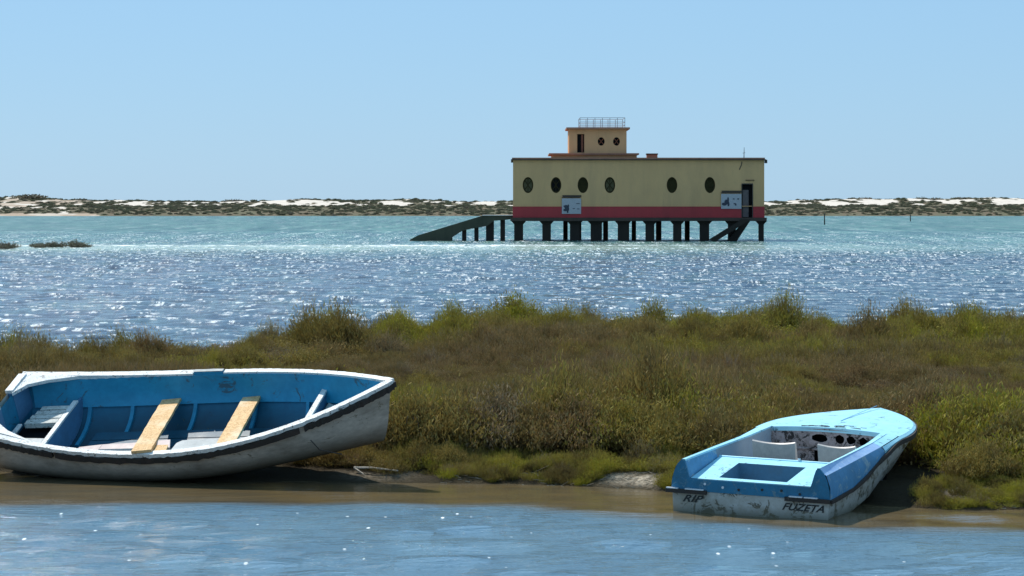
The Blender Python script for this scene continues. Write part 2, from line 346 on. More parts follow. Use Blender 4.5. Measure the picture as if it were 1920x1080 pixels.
def watermat():
    t = NT('lagoon_water'); pos = t.coord("Position")
    teal, bar, fl, shal, ruf, hg = (t.attr(k) for k in ('teal', 'bar', 'foamline', 'shallow', 'ruffle', 'crest'))
    big = t.noise(t.coord("Position", (.03, .05, 1)), 1, 5, .65); mid = t.noise(t.coord("Position", (.35, .12, 1)), 1, 5, .65)
    c = t.mix(t.ramp(big, .4, .62), (.026, .050, .086), (.034, .068, .096))
    c = t.mix(t.ramp(mid, .50, .66, 0, .65), c, (.070, .150, .145))
    fine_ = t.noise(t.coord("Position", (3.2, .8, 1)), 1, 6, .8, .3)
    c = t.mix(t.ramp(fine_, .54, .64, 0, .8), c, (.20, .28, .29)); c = t.mix(t.ramp(fine_, .49, .40, 0, .9), c, (.012, .03, .06))
    far = t.noise(t.coord("Position", (.42, .022, 1)), 1, 6, .78, .3)
    c = t.mix(teal, c, t.mix(t.ramp(far, .42, .60), (.020, .085, .085), (.105, .230, .190)))
    c = t.mix(t.math('MULTIPLY', bar, .9), c, (.36, .46, .38))
    isf = t.math('LESS_THAN', t.new_sep(pos, 1), 30.0)
    fc = t.mix(t.ramp(t.noise(t.coord("Position", (1.0, .5, 1)), .9, 5, .6), .4, .65), (.105, .195, .265), (.125, .220, .280))
    c = t.mix(isf, c, fc)
    c = t.mix(t.math('MULTIPLY', shal, .93), c, t.mix(t.ramp(t.noise(t.coord("Position", (1.2, 4, 1)), 1.2, 5, .6), .35, .65), (.150, .098, .034), (.100, .072, .032)))
    # surf line over the bar; crest streaks and channel flecks are painted sun glints
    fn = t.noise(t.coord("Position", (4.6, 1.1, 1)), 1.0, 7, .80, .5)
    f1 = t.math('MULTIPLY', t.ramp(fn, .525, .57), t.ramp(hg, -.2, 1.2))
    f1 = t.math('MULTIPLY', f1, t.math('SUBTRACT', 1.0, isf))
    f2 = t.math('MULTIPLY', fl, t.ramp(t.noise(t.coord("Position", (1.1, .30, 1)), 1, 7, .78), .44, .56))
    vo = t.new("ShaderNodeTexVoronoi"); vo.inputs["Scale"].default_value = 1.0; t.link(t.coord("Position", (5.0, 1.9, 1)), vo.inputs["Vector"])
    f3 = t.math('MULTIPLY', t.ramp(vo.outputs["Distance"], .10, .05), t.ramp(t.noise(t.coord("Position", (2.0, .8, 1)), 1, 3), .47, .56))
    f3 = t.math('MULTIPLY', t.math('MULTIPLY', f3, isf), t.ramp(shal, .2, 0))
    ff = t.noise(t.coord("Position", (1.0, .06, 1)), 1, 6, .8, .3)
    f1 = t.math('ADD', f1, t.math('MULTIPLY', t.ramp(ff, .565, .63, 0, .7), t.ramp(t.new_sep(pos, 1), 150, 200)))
    foam_glint = t.math('MINIMUM', t.math('ADD', t.math('ADD', t.math('MULTIPLY', f1, .8), f2), f3), 1.0)
    c = t.mix(foam_glint, c, (.86, .90, .90))
    w1 = t.noise(t.coord("Position", (1.0, 3.2, 1)), 3.0, 4, .6, .3); w2 = t.noise(t.coord("Position", (1.0, 2.0, 1)), 13, 4, .65, .3)
    b1 = t.new("ShaderNodeBump"); b1.inputs["Distance"].default_value = .09; t.link(w1, b1.inputs["Height"]); t.link(t.math('MULTIPLY', ruf, .75), b1.inputs["Strength"])
    b2 = t.new("ShaderNodeBump"); b2.inputs["Distance"].default_value = .022; t.link(w2, b2.inputs["Height"]); t.link(t.math('MULTIPLY', ruf, .6), b2.inputs["Strength"]); t.link(b1.outputs[0], b2.inputs["Normal"])
    t.b.inputs["IOR"].default_value = 1.33
    t.link(t.ramp(t.new_sep(pos, 1), 60, 300, .42, .13), t.b.inputs["Specular IOR Level"])
    return t.fin(c, t.math('MAXIMUM', t.ramp(foam_glint, 0, 1, .06, .7), t.ramp(t.new_sep(pos, 1), 80, 300, .05, .30)), None, b2.outputs[0])
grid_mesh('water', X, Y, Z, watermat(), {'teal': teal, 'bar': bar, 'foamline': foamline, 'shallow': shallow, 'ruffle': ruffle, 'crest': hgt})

# ------------------------------------------------------------ far dunes
def crest_py(px):
    return np.interp(px, [-900, -300, 0, 40, 75, 120, 200, 330, 480, 560, 700, 800, 960, 1200, 1433, 1500, 1560, 1640, 1750, 1810, 1860, 1920, 2300, 2900],
                     [377, 375, 374, 371, 372, 376, 377, 381, 379, 376, 378, 376, 380, 379, 381, 379, 376, 377, 375, 373, 373, 376, 374, 377])
xs = np.concatenate([np.arange(-700, -260, 6.0), np.arange(-260, 260, 1.1), np.arange(262, 700, 6.0)]); ys = np.concatenate([np.arange(655, 700, 1.3), np.arange(700, 800, 1.6), np.linspace(802, 1400, 20)])
X, Y = np.meshgrid(xs, ys); P = 960 + F_PX * X / np.maximum(Y, 760)
shore = 661 + 5 * (fbm(X * .03, X * 0, 51) - .5); s_ = Y - shore
cz = CAM_H + (385 - crest_py(P)) / F_PX * 765
z = np.interp(s_, [-8, 0, 8, 30, 45], [-.6, .05, .9, 2.1, 2.3])
hump = np.clip((s_ - 35) / 60, 0, 1); hump = hump * hump * (3 - 2 * hump)
Z = z + (cz - 2.3) * hump + (fbm(X * .07, Y * .05, 55) - .5) * 1.7 * hump + (fbm(X * .3, Y * .3, 57) - .5) * .5 * np.clip(s_ / 20, 0, 1)
Z = np.where(Y > 830, Z * np.clip(1 - (Y - 830) / 500, .2, 1), Z)
leftsand = np.clip((190 - (960 + F_PX * X / Y)) / 60, 0, 1)
veg = fbm(X * .34, Y * .07, 58, 5)
lowveg = np.clip(1 - (s_ - 42) / 14, 0, 1) * (1 - leftsand * .75)
brightsand = np.clip((P - 1600) / 150, 0, 1) * np.clip((s_ - 55) / 15, 0, 1)
topveg = np.clip((s_ - 92) / 6, 0, 1) * .07
vegm = np.clip((veg - .475 - .09 * brightsand + topveg) * 14 + lowveg * 6, 0, 1)
vegm = np.where((s_ < 5.0) & (leftsand > .1), 0, vegm)
def dunemat():
    t = NT('dune_sand_and_scrub'); v = t.attr("veg"); n = t.noise(t.coord("Position", (1, .4, 1)), .6, 6, .75)
    m = t.ramp(t.math('ADD', v, t.math('MULTIPLY', t.math('SUBTRACT', n, .5), 1.3)), .35, .65)
    sand = t.mix(t.ramp(n, .35, .7), (.68, .62, .54), (.55, .48, .40))
    sand = t.mix(t.attr("tan"), sand, (.40, .31, .23))
    gr = t.mix(t.ramp(t.noise(t.coord("Position", (1, .3, 1)), .25, 6, .7), .4, .6), (.125, .120, .075), (.150, .118, .080))
    return t.fin(t.mix(m, sand, gr), .95, .1, t.bump(n, .8, .3))
grid_mesh('dune_ground', X, Y, Z, dunemat(), {'veg': vegm, 'tan': np.clip(leftsand * .9 + .8 * (s_ < 6) - 1.2 * (fbm(X * .12, Y * .1, 68) > .56), 0, 1)})
DX, DY, DZ, DV, DS = X, Y, Z, vegm, s_

# ------------------------------------------------------------ plant meshes (leafy shoots)
def shoots(n, h, spread, lean, leafs, lw, ll, seed, base=.15, low=0.0, fuzz=1.0, t0=.22, up=.35):
    """n arching shoots from a base; small leaf quads along each; tip attribute 0..1"""
    g = np.random.default_rng(seed); V = []; Fc = []; T = []
    for i in range(n):
        a = g.random() * 6.283; rad = math.sqrt(g.random())
        d = np.array([math.cos(a), math.sin(a), 0.0]); st = d * base * rad
        H = h * (1 - .45 * rad ** 2) * (.7 + .5 * g.random()); out = spread * rad * (.6 + .6 * g.random())
        wob = g.normal(size=3) * .06 * h
        def pt(t): return st + d * out * t ** 1.3 + np.array([0, 0, low + H * (t - .25 * lean * rad * t * t)]) + wob * math.sin(t * 3)
        side = np.array([-d[1], d[0], 0.0]); w = .0030 * (h / .5)
        for k in range(2):
            p, q = pt(k / 2), pt((k + 1) / 2); b = len(V)
            V += [p - side * w, p + side * w, q + side * w * .6, q - side * w * .6]; T += [k / 2, k / 2, (k + 1) / 2, (k + 1) / 2]; Fc.append((b, b + 1, b + 2, b + 3))
        for j in range(leafs):
            t = t0 + (1.02 - t0) * (j + g.random()) / leafs; p = pt(min(t, 1.02)) + g.normal(size=3) * .032 * (h / .5) ** .5 * fuzz; u = g.normal(size=3); u[2] = abs(u[2]) * .8 + up; u /= np.linalg.norm(u)
            s = np.cross(u, g.normal(size=3)); s /= np.linalg.norm(s) + 1e-9
            L = ll * (.6 + .8 * g.random()); w2 = lw * (.6 + .8 * g.random()); b = len(V)
            V += [p - s * w2 * .3, p + s * w2 * .3, p + u * L * .6 + s * w2 * .5, p + u * L, p + u * L * .6 - s * w2 * .5]
            T += [t] * 5; Fc.append((b, b + 1, b + 2, b + 3, b + 4))
    return np.array(V), Fc, np.array(T)
def mesh_from(name, V, Fc, T, mat):
    me = bpy.data.meshes.new(name); me.from_pydata(V.tolist(), [], Fc); me.update()
    a = me.attributes.new('tip', 'FLOAT', 'POINT'); a.data.foreach_set('value', np.clip(T, 0, 1).astype(np.float32)); me.materials.append(mat); return me
def variants(tagname, mat, specs):
    c = bpy.data.collections.new(tagname)
    for i, sp in enumerate(specs):
        me = mesh_from(tagname + '_leaves', *shoots(**sp), mat); o = bpy.data.objects.new(tagname, me); c.objects.link(o)
    return c
def scatter(name, pts, scl, rot, idx, coll, label=None, cat=None, group=None, hue=None):
    me = bpy.data.meshes.new(name); me.vertices.add(len(pts)); me.vertices.foreach_set("co", np.asarray(pts, np.float32).ravel())
    for k, a in (('scl', scl), ('rot', rot)):
        x = me.attributes.new(k, 'FLOAT_VECTOR', 'POINT'); x.data.foreach_set('vector', np.asarray(a, np.float32).ravel())
    x = me.attributes.new('hue', 'FLOAT', 'POINT'); x.data.foreach_set('value', np.asarray(np.full(len(pts), .5) if hue is None else hue, np.float32))
    x = me.attributes.new('idx', 'INT', 'POINT'); x.data.foreach_set('value', np.asarray(idx, np.int32))
    o = bpy.data.objects.new(name, me); COL.objects.link(o); tag(o, label, cat, group, 'stuff')
    ng = bpy.data.node_groups.new(name + '_nodes', 'GeometryNodeTree')
    ng.interface.new_socket('Geometry', in_out='INPUT', socket_type='NodeSocketGeometry'); ng.interface.new_socket('Geometry', in_out='OUTPUT', socket_type='NodeSocketGeometry')
    N = ng.nodes; L = ng.links; gi = N.new('NodeGroupInput'); go = N.new('NodeGroupOutput')
    ci = N.new('GeometryNodeCollectionInfo'); ci.inputs['Collection'].default_value = coll; ci.inputs['Separate Children'].default_value = True; ci.inputs['Reset Children'].default_value = True
    ip = N.new('GeometryNodeInstanceOnPoints'); ip.inputs['Pick Instance'].default_value = True
    def na(nm, ty):
        n = N.new('GeometryNodeInputNamedAttribute'); n.data_type = ty; n.inputs[0].default_value = nm; return n.outputs[0]
    L.new(gi.outputs[0], ip.inputs['Points']); L.new(ci.outputs[0], ip.inputs['Instance']); L.new(na('idx', 'INT'), ip.inputs['Instance Index'])
    er = N.new('FunctionNodeEulerToRotation'); L.new(na('rot', 'FLOAT_VECTOR'), er.inputs[0]); L.new(er.outputs[0], ip.inputs['Rotation'])
    L.new(na('scl', 'FLOAT_VECTOR'), ip.inputs['Scale']); L.new(ip.outputs[0], go.inputs[0])
    md = o.modifiers.new('plants', 'NODES'); md.node_group = ng
    return o
marsh_c = variants('marsh_plant_kinds', M['marsh'], [
    dict(n=110, h=.26, spread=.26, lean=.5, leafs=14, lw=.006, ll=.044, seed=1, up=1.5),
    dict(n=120, h=.20, spread=.30, lean=.9, leafs=16, lw=.009, ll=.024, seed=2),
    dict(n=90, h=.34, spread=.20, lean=.3, leafs=16, lw=.006, ll=.055, seed=3, fuzz=.5, up=2.2),
    dict(n=110, h=.18, spread=.33, lean=.9, leafs=15, lw=.010, ll=.022, seed=4),
    dict(n=80, h=.30, spread=.28, lean=.6, leafs=16, lw=.006, ll=.046, seed=5, up=1.6)])
bush_c = variants('marsh_bush_kinds', M['marsh'], [
    dict(n=420, h=.50, spread=.42, lean=.9, leafs=15, lw=.0075, ll=.040, seed=11, base=.12, t0=.38, up=1.2),
    dict(n=380, h=.42, spread=.50, lean=1.1, leafs=15, lw=.011, ll=.026, seed=12, base=.15, t0=.34),
    dict(n=340, h=.62, spread=.34, lean=.7, leafs=17, lw=.007, ll=.048, seed=13, base=.10, t0=.36, up=1.8),
    dict(n=380, h=.38, spread=.44, lean=1.1, leafs=15, lw=.0085, ll=.034, seed=14, base=.14, t0=.34, up=.9)])
def marsh_hue(x, y, s, jit):
    back = np.clip(1 - (back_y(x) - y) / 9, 0, 1); h = .22 + .50 * np.clip(back * 2, 0, 1) + .30 * np.clip(1 - s / 5, 0, 1)
    h = h + .40 * np.exp(-((x + .9) / 1.5) ** 2 - ((y - 30.0) / 2.6) ** 2) + .55 * np.clip((x - 3.8) / 1.2, 0, 1) * np.clip((33 - y) / 4, 0, 1)
    h = h - .10 * np.clip((-x - 1.8) / 2, 0, 1) * back
    return np.clip(h + (fbm(x * .55, y * .30, 95, 4) - .5) * 1.9 + jit, 0, 1)
# keep plants out of the boats' beds
def in_boats(x, y, m=0.0):
    c, s = math.cos(-.2778), math.sin(-.2778); dx, dy = x + 3.127, y - 25.75; u = dx * c + dy * s; v = -dx * s + dy * c
    a = (np.abs(u) < 2.15 + m) & (np.abs(v) < .86 + m - .45 * np.clip((u - 1.0) / 1.1, 0, 1))
    c, s = math.cos(1.1133), math.sin(1.1133); dx, dy = x - 2.07, y - 22.7; u = dx * c + dy * s; v = -dx * s + dy * c
    b = (u > -.2) & (u < 3.55 + m) & (np.abs(v) < .80 + m)
    b2 = (u > -.2) & (u < 2.6) & (v > -1.30 - m) & (v < 0)                 # bare, shaded sand to the right
    return a | b | (b2 & (y < 24.6 + m))
N0 = 72000
px_ = rng.uniform(-1, 1, N0) * 9.6; py_ = 23 + 31 * rng.random(N0) ** 1.35; px_ *= (py_ + 2) / 27
s_ = py_ - shore_y(px_); b_ = back_y(px_) - py_
kd = fbm(px_ * .55, py_ * .4, 77); hgtn = fbm(px_ * .40, py_ * .22, 79); pn = fbm(px_ * 1.6, py_ * 1.3, 81)
keep = (s_ > .06 + .35 * (pn > .60)) & (b_ > .1) & ~in_boats(px_, py_) & (np.abs(px_) < 5.5 + py_ * .215) & ((pn > .33) | (s_ > 4))
sand_hole = (np.hypot((px_ - 1.2) / .42, (py_ - 25.1) / .30) < 1) | (np.hypot((px_ - 4.08) / .24, (py_ - 23.8) / .45) < 1)
gap = ((s_ > .75) & (s_ < 1.85) & (fbm(px_ * .9, py_ * .3, 98, 3) > .36)) | ((s_ > 2) & (fbm(px_ * 1.5, py_ * .9, 99, 3) > .62))
keep &= ~sand_hole & ~(gap & (px_ > -2.6))
ex = rng.uniform(-3.2, -.6, 620); ey = shore_y(ex) + rng.uniform(.04, .85, 620)
ex2 = rng.uniform(3.2, 5.2, 260); ey2 = shore_y(ex2) + rng.uniform(.02, 1.6, 260); ex = np.concatenate([ex, ex2]); ey = np.concatenate([ey, ey2])
uu = (ex + 3.127) * math.cos(-.2778) + (ey - 25.75) * math.sin(-.2778); vv = -(ex + 3.127) * math.sin(-.2778) + (ey - 25.75) * math.cos(-.2778)
u3 = (ex - 2.07) * math.cos(1.1133) + (ey - 22.7) * math.sin(1.1133); v3 = -(ex - 2.07) * math.sin(1.1133) + (ey - 22.7) * math.cos(1.1133)
ok_ = ~((uu < .55) & (np.abs(vv) < .78)) & ~((u3 < 3.0) & (v3 > -1.02)) & (fbm(ex * 2.2, ey * 2.2, 97) > .36)
ex, ey = ex[ok_], ey[ok_]
px_ = np.concatenate([px_, ex]); py_ = np.concatenate([py_, ey]); keep = np.concatenate([keep, np.ones(len(ex), bool)])
s_ = py_ - shore_y(px_); b_ = back_y(px_) - py_; kd = fbm(px_ * .55, py_ * .4, 77); hgtn = fbm(px_ * .40, py_ * .22, 79)
x_, y_, s_, b_, kd, hn = px_[keep], py_[keep], s_[keep], b_[keep], kd[keep], hgtn[keep]
n = len(x_); z_ = ground_z(x_, y_) - .02
size = .62 + .70 * np.clip((hn - .35) / .3, 0, 1); size *= np.interp(s_, [0.3, .8, 1.6, 3.0, 5, 9, 14, 30], [.45, .48, .75, .8, .8, .75, .8, .85])
size *= np.interp(b_, [0, .4, 1, 3, 7], [.55, .85, 1.0, 1.0, 1.0]); size *= rng.uniform(.8, 1.2, n)
size *= np.where((x_ < -1.2) & (s_ > 9), .85, 1)
idx = np.where(kd < .42, 3, np.where(kd < .5, 1, np.where(kd < .56, 0, 2))); rr = rng.random(n); idx = np.where(rr < .22, 4, idx); idx = np.where(rr > .82, rng.integers(0, 5, n), idx)
scatter('marsh_vegetation', np.stack([x_, y_, z_], 1), np.stack([size, size, size * rng.uniform(.8, 1.25, n)], 1),
        np.stack([rng.normal(0, .12, n), rng.normal(0, .12, n), rng.uniform(0, 6.28, n)], 1), idx, marsh_c,
        'brown and olive low saltmarsh plants covering the whole bank', 'marsh plants', hue=marsh_hue(x_, y_, s_, rng.normal(0, .10, n)))

# rounder, taller bushes through the marsh
N1 = 7800; py_ = 23.2 + 30 * rng.random(N1) ** 1.25; px_ = rng.uniform(-1, 1, N1) * (py_ * .22 + 4.5); s_ = py_ - shore_y(px_); b_ = back_y(px_) - py_
cl = fbm(px_ * .45, py_ * .28, 91, 3); bk_ = np.clip(1 - (b_ - 7) / 2.5, 0, 1); prob = np.maximum(np.interp(s_, [.1, .3, .75, .85, 1.5, 1.7, 2.8, 4.5, 7, 9], [.12, .20, .20, .0, .0, .55, .85, .45, .22, .06]) * np.clip((cl - .36) * 7, .08, 1.3), bk_ * np.clip((cl - .34) * 6, .42, 1))
near_boat = in_boats(px_, py_, .33)
hole = (np.hypot((px_ - 1.2) / .50, (py_ - 25.1) / .42) < 1) | (np.hypot((px_ - 4.0) / .48, (py_ - 23.8) / .5) < 1)
keep = (rng.random(N1) < prob) & (b_ > .5) & ~near_boat & ~hole & (np.abs(px_) < 5.5 + py_ * .215)
x_, y_, s_, b_, cl = px_[keep], py_[keep], s_[keep], b_[keep], cl[keep]; n = len(x_)
size = rng.uniform(.55, 1.25, n) * np.maximum(np.interp(s_, [.1, .7, 1.5, 3.0, 4.5, 7, 14], [.30, .42, 1.25, 1.15, .85, .6, .5]), np.clip(1 - (b_ - 7) / 3, 0, 1) * .95)
size *= np.where(rng.random(n) > .93, 1.25, 1)
size *= np.where((x_ < -3.0) & (y_ > 32), .85, 1.0)
scatter('marsh_bushes', np.stack([x_, y_, ground_z(x_, y_) - .03], 1), np.stack([size * 1.05, size * 1.05, size * rng.uniform(.8, 1.1, n)], 1),
        np.stack([rng.normal(0, .10, n), rng.normal(0, .10, n), rng.uniform(0, 6.28, n)], 1), rng.integers(0, 4, n), bush_c,
        'rounded olive and brown bushes growing all through the saltmarsh', 'marsh plants', hue=marsh_hue(x_, y_, s_, rng.normal(0, .09, n)) + .05)

# ---- bushes that can be told apart: foliage + woody stems
def shrub_mesh(seed, h, spread, mat):
    V, Fc, T = shoots(n=420, h=h, spread=spread * 1.15, lean=1.1, leafs=16, lw=.0085, ll=.034, seed=seed, base=spread * .30, t0=.58, up=1.0)
    return mesh_from('shrub_foliage', V, Fc, T, mat)
def stem_mesh(seed, h, spread):
    g = np.random.default_rng(seed); mb = MB()
    for i in range(16):
        a = g.random() * 6.28; r = .3 + .7 * g.random()
        p0 = Vector((math.cos(a), math.sin(a), 0)) * .06; p2 = Vector((math.cos(a) * spread * r, math.sin(a) * spread * r, h * (.25 + .55 * g.random())))
        mid = p0.lerp(p2, .5) + Vector(g.normal(size=3) * .03)
        mb.tube([p0, mid, p2], .010, 4, .003)
    me = bpy.data.meshes.new('shrub_stems'); me.from_pydata(mb.v, [], mb.f); me.update(); me.materials.append(M['twig']); return me
SHM = [(shrub_mesh(100 + i, .48, .36, M[m]), stem_mesh(200 + i, .46, .36)) for i, m in enumerate(['marsh'] * 4)]
def shrub(px, Y, kind, sc, label, group='shrubs along the front of the bank', sz_=1.0, name='marsh_shrub'):
    x = sx(px, Y); r = empty(name, (x, Y, float(ground_z(np.array(x), np.array(Y))) - .02)); r.rotation_euler.z = random.uniform(0, 6.28); r.scale = (sc, sc, sc * sz_)
    tag(r, label, 'shrub', group)
    for nm, me in zip(('foliage', 'stem'), SHM[kind]):
        o = bpy.data.objects.new(nm, me); COL.objects.link(o); o.parent = r
        if nm == 'foliage': o['hue'] = (.55, .45, 1.0, .15)[kind]
    return r
shrub(772, 26.7, 0, 1.35, 'olive shrub with dark base beside the bow of the wooden rowing boat')
shrub(850, 26.8, 1, 1.42, 'leaning olive brown shrub with bare twigs, second from the rowing boat bow')
shrub(935, 26.9, 3, 1.42, 'greyish brown shrub third from the rowing boat bow, dark hollow below')
shrub(1010, 26.7, 1, 1.2, 'small rounded olive shrub in the middle of the bank front')
shrub(1085, 26.6, 3, 1.3, 'twiggy grey brown shrub left of the deep dark gap in the bank')
shrub(1158, 26.6, 0, 1.3, 'olive shrub overhanging a dark hollow midway to the motorboat')
shrub(1232, 26.4, 0, 1.2, 'olive shrub just behind the left rear corner of the motorboat')
shrub(1310, 27.2, 1, 1.15, 'brown olive shrub behind the left side of the motorboat')
shrub(790, 26.0, 0, .52, 'low olive tuft just right of the driftwood branch')
shrub(838, 25.95, 1, .48, 'low brownish tuft at the water edge, second right of the driftwood')
shrub(560, 26.3, 1, .42, 'tiny pale tuft in the dark shade under the middle of the rowing boat')
shrub(690, 26.6, 3, .85, 'brown bush touching the stem of the rowing boat')
shrub(1765, 25.9, 2, 1.30, 'bright green shrub nearest the bow of the blue motorboat')
shrub(1852, 25.6, 2, 1.55, 'tall fresh green shrub at the right edge beyond the motorboat')
shrub(1915, 24.9, 0, 1.25, 'olive shrub at the far right edge close to the water')
shrub(1842, 24.3, 1, .80, 'low olive shrub on pale sand right of the motorboat shadow')
shrub(1735, 29.0, 2, 1.15, 'yellow green shrub rising behind the bow of the motorboat')
shrub(848, 47.4, 2, .95, 'single dark sprig standing up against the water left of centre', 'sprigs on the skyline of the marsh', 1.7)
shrub(965, 47.9, 2, 1.5, 'bright green pair of tufts on the marsh skyline below the house', 'sprigs on the skyline of the marsh', 1.15)
shrub(1228, 48.4, 2, 1.15, 'tallest dark sprig on the marsh skyline below the round windows', 'sprigs on the skyline of the marsh', 1.5)
shrub(1452, 48.4, 2, 1.2, 'dark green sprig on the marsh skyline below the end of the house', 'sprigs on the skyline of the marsh', 1.35)
shrub(1825, 48.4, 2, 1.35, 'broad green tuft on the marsh skyline toward the right edge', 'sprigs on the skyline of the marsh', 1.15)

# ---- islets of plants in the shallows, far left
def islet(px0, px1, Y, label, nn):
    x0, x1 = sx(px0, Y), sx(px1, Y); V = []; Fc = []; T = []; g = np.random.default_rng(int(px1))
    for i in range(nn):
        v, f, t = shoots(34, .32 * g.uniform(.45, 1.35), .55, .6, 7, .05, .11, int(px1) + i, base=.25); u = g.random()
        v = v + np.array([x0 + (x1 - x0) * u, Y + g.normal() * .8, .02]); b = sum(len(q) for q in V); V.append(v); Fc += [tuple(k + b for k in q) for q in f]; T.append(t)
    V = np.concatenate(V); cx = (x0 + x1) / 2; V = V - np.array([cx, Y, 0])
    o = bpy.data.objects.new('marsh_islet', mesh_from('marsh_islet', V, Fc, np.concatenate(T), M['dune_plant'])); o.location = (cx, Y, 0); COL.objects.link(o)
    tag(o, label, 'plant clump', 'green clumps standing in the shallows')
islet(76, 156, 166, 'longer dark green plant clump standing in the shallows at left', 14)
islet(-4, 26, 161, 'short dark green plant clump at the left edge of the photo', 6)

# ---- scrub on the dunes
dune_c = variants('dune_scrub_kinds', M['dune_plant'], [
    dict(n=60, h=1.0, spread=1.5, lean=.9, leafs=9, lw=.16, ll=.26, seed=31, base=.6),
    dict(n=60, h=.8, spread=1.8, lean=.9, leafs=9, lw=.16, ll=.24, seed=32, base=.8),
    dict(n=50, h=1.2, spread=1.2, lean=.6, leafs=10, lw=.15, ll=.28, seed=33, base=.5)])
fl = (DV.ravel() > .55) & (DY.ravel() < 812) & (np.abs(DX.ravel()) < 175) & (DS.ravel() > 1)
ids = rng.choice(np.nonzero(fl)[0], 9000, replace=True)
pp = np.stack([DX.ravel()[ids] + rng.uniform(-.6, .6, 9000), DY.ravel()[ids] + rng.uniform(-.8, .8, 9000), DZ.ravel()[ids] - .15], 1)
sc_ = rng.uniform(.25, .7, 9000) * np.where(DS.ravel()[ids] < 45, .8, .8)
scatter('dune_vegetation', pp, np.stack([sc_, sc_, sc_], 1), np.stack([np.zeros(9000), np.zeros(9000), rng.uniform(0, 6.28, 9000)], 1), rng.integers(0, 3, 9000), dune_c,
        'dark low scrub covering the far shore below white dunes', 'dune scrub')
dm = [o.data for o in dune_c.objects]
def dune_z(x, y):
    i = np.argmin(np.hypot(DX.ravel() - x, DY.ravel() - y)); return float(DZ.ravel()[i])
def dune_shrub(px, Y, w, h, label):
    x = sx(px, Y); o = bpy.data.objects.new('dune_shrub', dm[int(px) % 3]); o.location = (x, Y, dune_z(x, Y) - .15); o.scale = (w / 2.6, w / 2.6, h); o.rotation_euler.z = px
    COL.objects.link(o); tag(o, label, 'shrub', 'rounded bushes on the far dunes')
dune_shrub(52, 752, 7.5, 1.6, 'largest rounded bush on the far dune at the left edge')
for px, w, h, lb in [(150, 5, .8, 'flat dark bush on the dune right of the largest bush'), (283, 4.5, .7, 'low bush on white sand third from the left end of the dunes'),
                     (322, 3, .6, 'small round bush on the white dune gap left of centre'), (376, 4.5, .8, 'round green bush between two white sand gaps'),
                     (440, 6.5, .9, 'wide green hummock on the far dune below open sky'), (577, 3.5, .9, 'dark round bush on the pale dune left of the house'),
                     (1515, 4, .8, 'dark bush on the dune nearest the right end of the house'), (1567, 4, .8, 'second dark bush on the dune right of the house'),
                     (1622, 4.5, .8, 'wide dark bush on the dune midway to the right edge'), (1727, 5, .9, 'tall green bush on the dune before the bright white sand'),
                     (1755, 3.5, .8, 'small dark bush at the left end of the bright white sand'), (1803, 6.5, .8, 'wide dark cap of scrub above the bright white sand')]:
    dune_shrub(px, 768, w, h, lb)

# ------------------------------------------------------------ the house on piles
HY = 197.0
house = empty('house_on_piles', (sx(1197, HY), HY, 0)); tag(house, 'long yellow house on dark piles with red band and small tower', 'house')
hx0 = sx(1197, HY)
def hx(px): return sx(px, HY) - hx0
def hz(py): return sz(py, HY)
def hb(px0, px1, py0, py1, y0, y1): return MB().box(hx(px0), hx(px1), y0, y1, hz(py1), hz(py0))
DEP = 11.0
# wall with real oval openings and a door opening
def wall_with_holes(px0, px1, py0, py1, y0, th, holes, nseg=28):
    bm = bmesh.new(); x0, x1, z0, z1 = hx(px0), hx(px1), hz(py1), hz(py0)
    edges = []
    def loop(pts):
        vs = [bm.verts.new((p[0], y0, p[1])) for p in pts]
        for i in range(len(vs)): edges.append(bm.edges.new((vs[i], vs[(i + 1) % len(vs)])))
    loop([(x0, z0), (x1, z0), (x1, z1), (x0, z1)])
    for h in holes: loop(h)
    bmesh.ops.triangle_fill(bm, use_beauty=True, edges=edges)
    r = bmesh.ops.extrude_face_region(bm, geom=bm.faces[:]); bmesh.ops.translate(bm, vec=(0, th, 0), verts=[g for g in r['geom'] if isinstance(g, bmesh.types.BMVert)])
    mb = MB(); bm.verts.ensure_lookup_table(); mb.add([v.co[:] for v in bm.verts], [[v.index for v in f.verts] for f in bm.faces]); bm.free(); return mb
def oval(px, py, wpx, hpx, n=28):
    cx, cz, a, b = hx(px), hz(py), wpx / 2 / F_PX * HY, hpx / 2 / F_PX * HY
    return [(cx + a * math.cos(2 * math.pi * k / n), cz + b * math.sin(2 * math.pi * k / n)) for k in range(n)]
wins = [(990, 347), (1042.5, 347), (1093, 347), (1143.5, 347), (1260, 347), (1331, 347)]
doorpts = [(hx(1391), hz(386.9)), (hx(1411), hz(386.9)), (hx(1411), hz(345)), (hx(1391), hz(345))]
front = wall_with_holes(962, 1433, 300, 387, 0, .35, [oval(x, y_, 20, 30) for x, y_ in wins] + [doorpts])
w_front = front.build('wall', M['yellow'], house)
rw = MB(); rw.box(hx(962), hx(962) + .35, .352, DEP, hz(387), hz(300)); rw.box(hx(1433) - .35, hx(1433), .352, DEP, hz(387), hz(300)); rw.box(hx(962) + .352, hx(1433) - .352, DEP - .35, DEP, hz(387), hz(300))
rw.build('wall', M['yellow'], house)
bd = MB(); bd.box(hx(962) - .02, hx(1391), -.03, DEP + .02, hz(408), hz(387.05)); bd.box(hx(1411), hx(1433) + .02, -.03, DEP + .02, hz(408), hz(387.05)); bd.box(hx(1391), hx(1411), .5, DEP, hz(408), hz(387.05))
bd.build('red_band', M['red'], house)
hb(960, 1435, 386.0, 387.2, -.05, -.031).build('band_trim', M['peach'], house)
hb(957, 1437, 408, 414.5, -.30, DEP + .3).build('floor_slab', M['concrete'], house)
hb(958, 1436, 298.6, 300.4, -.22, DEP + .2).build('coping', M['concrete'], house)
hb(960, 1434, 295.6, 298.5, -.12, DEP + .1).build('coping', M['terra'], house)
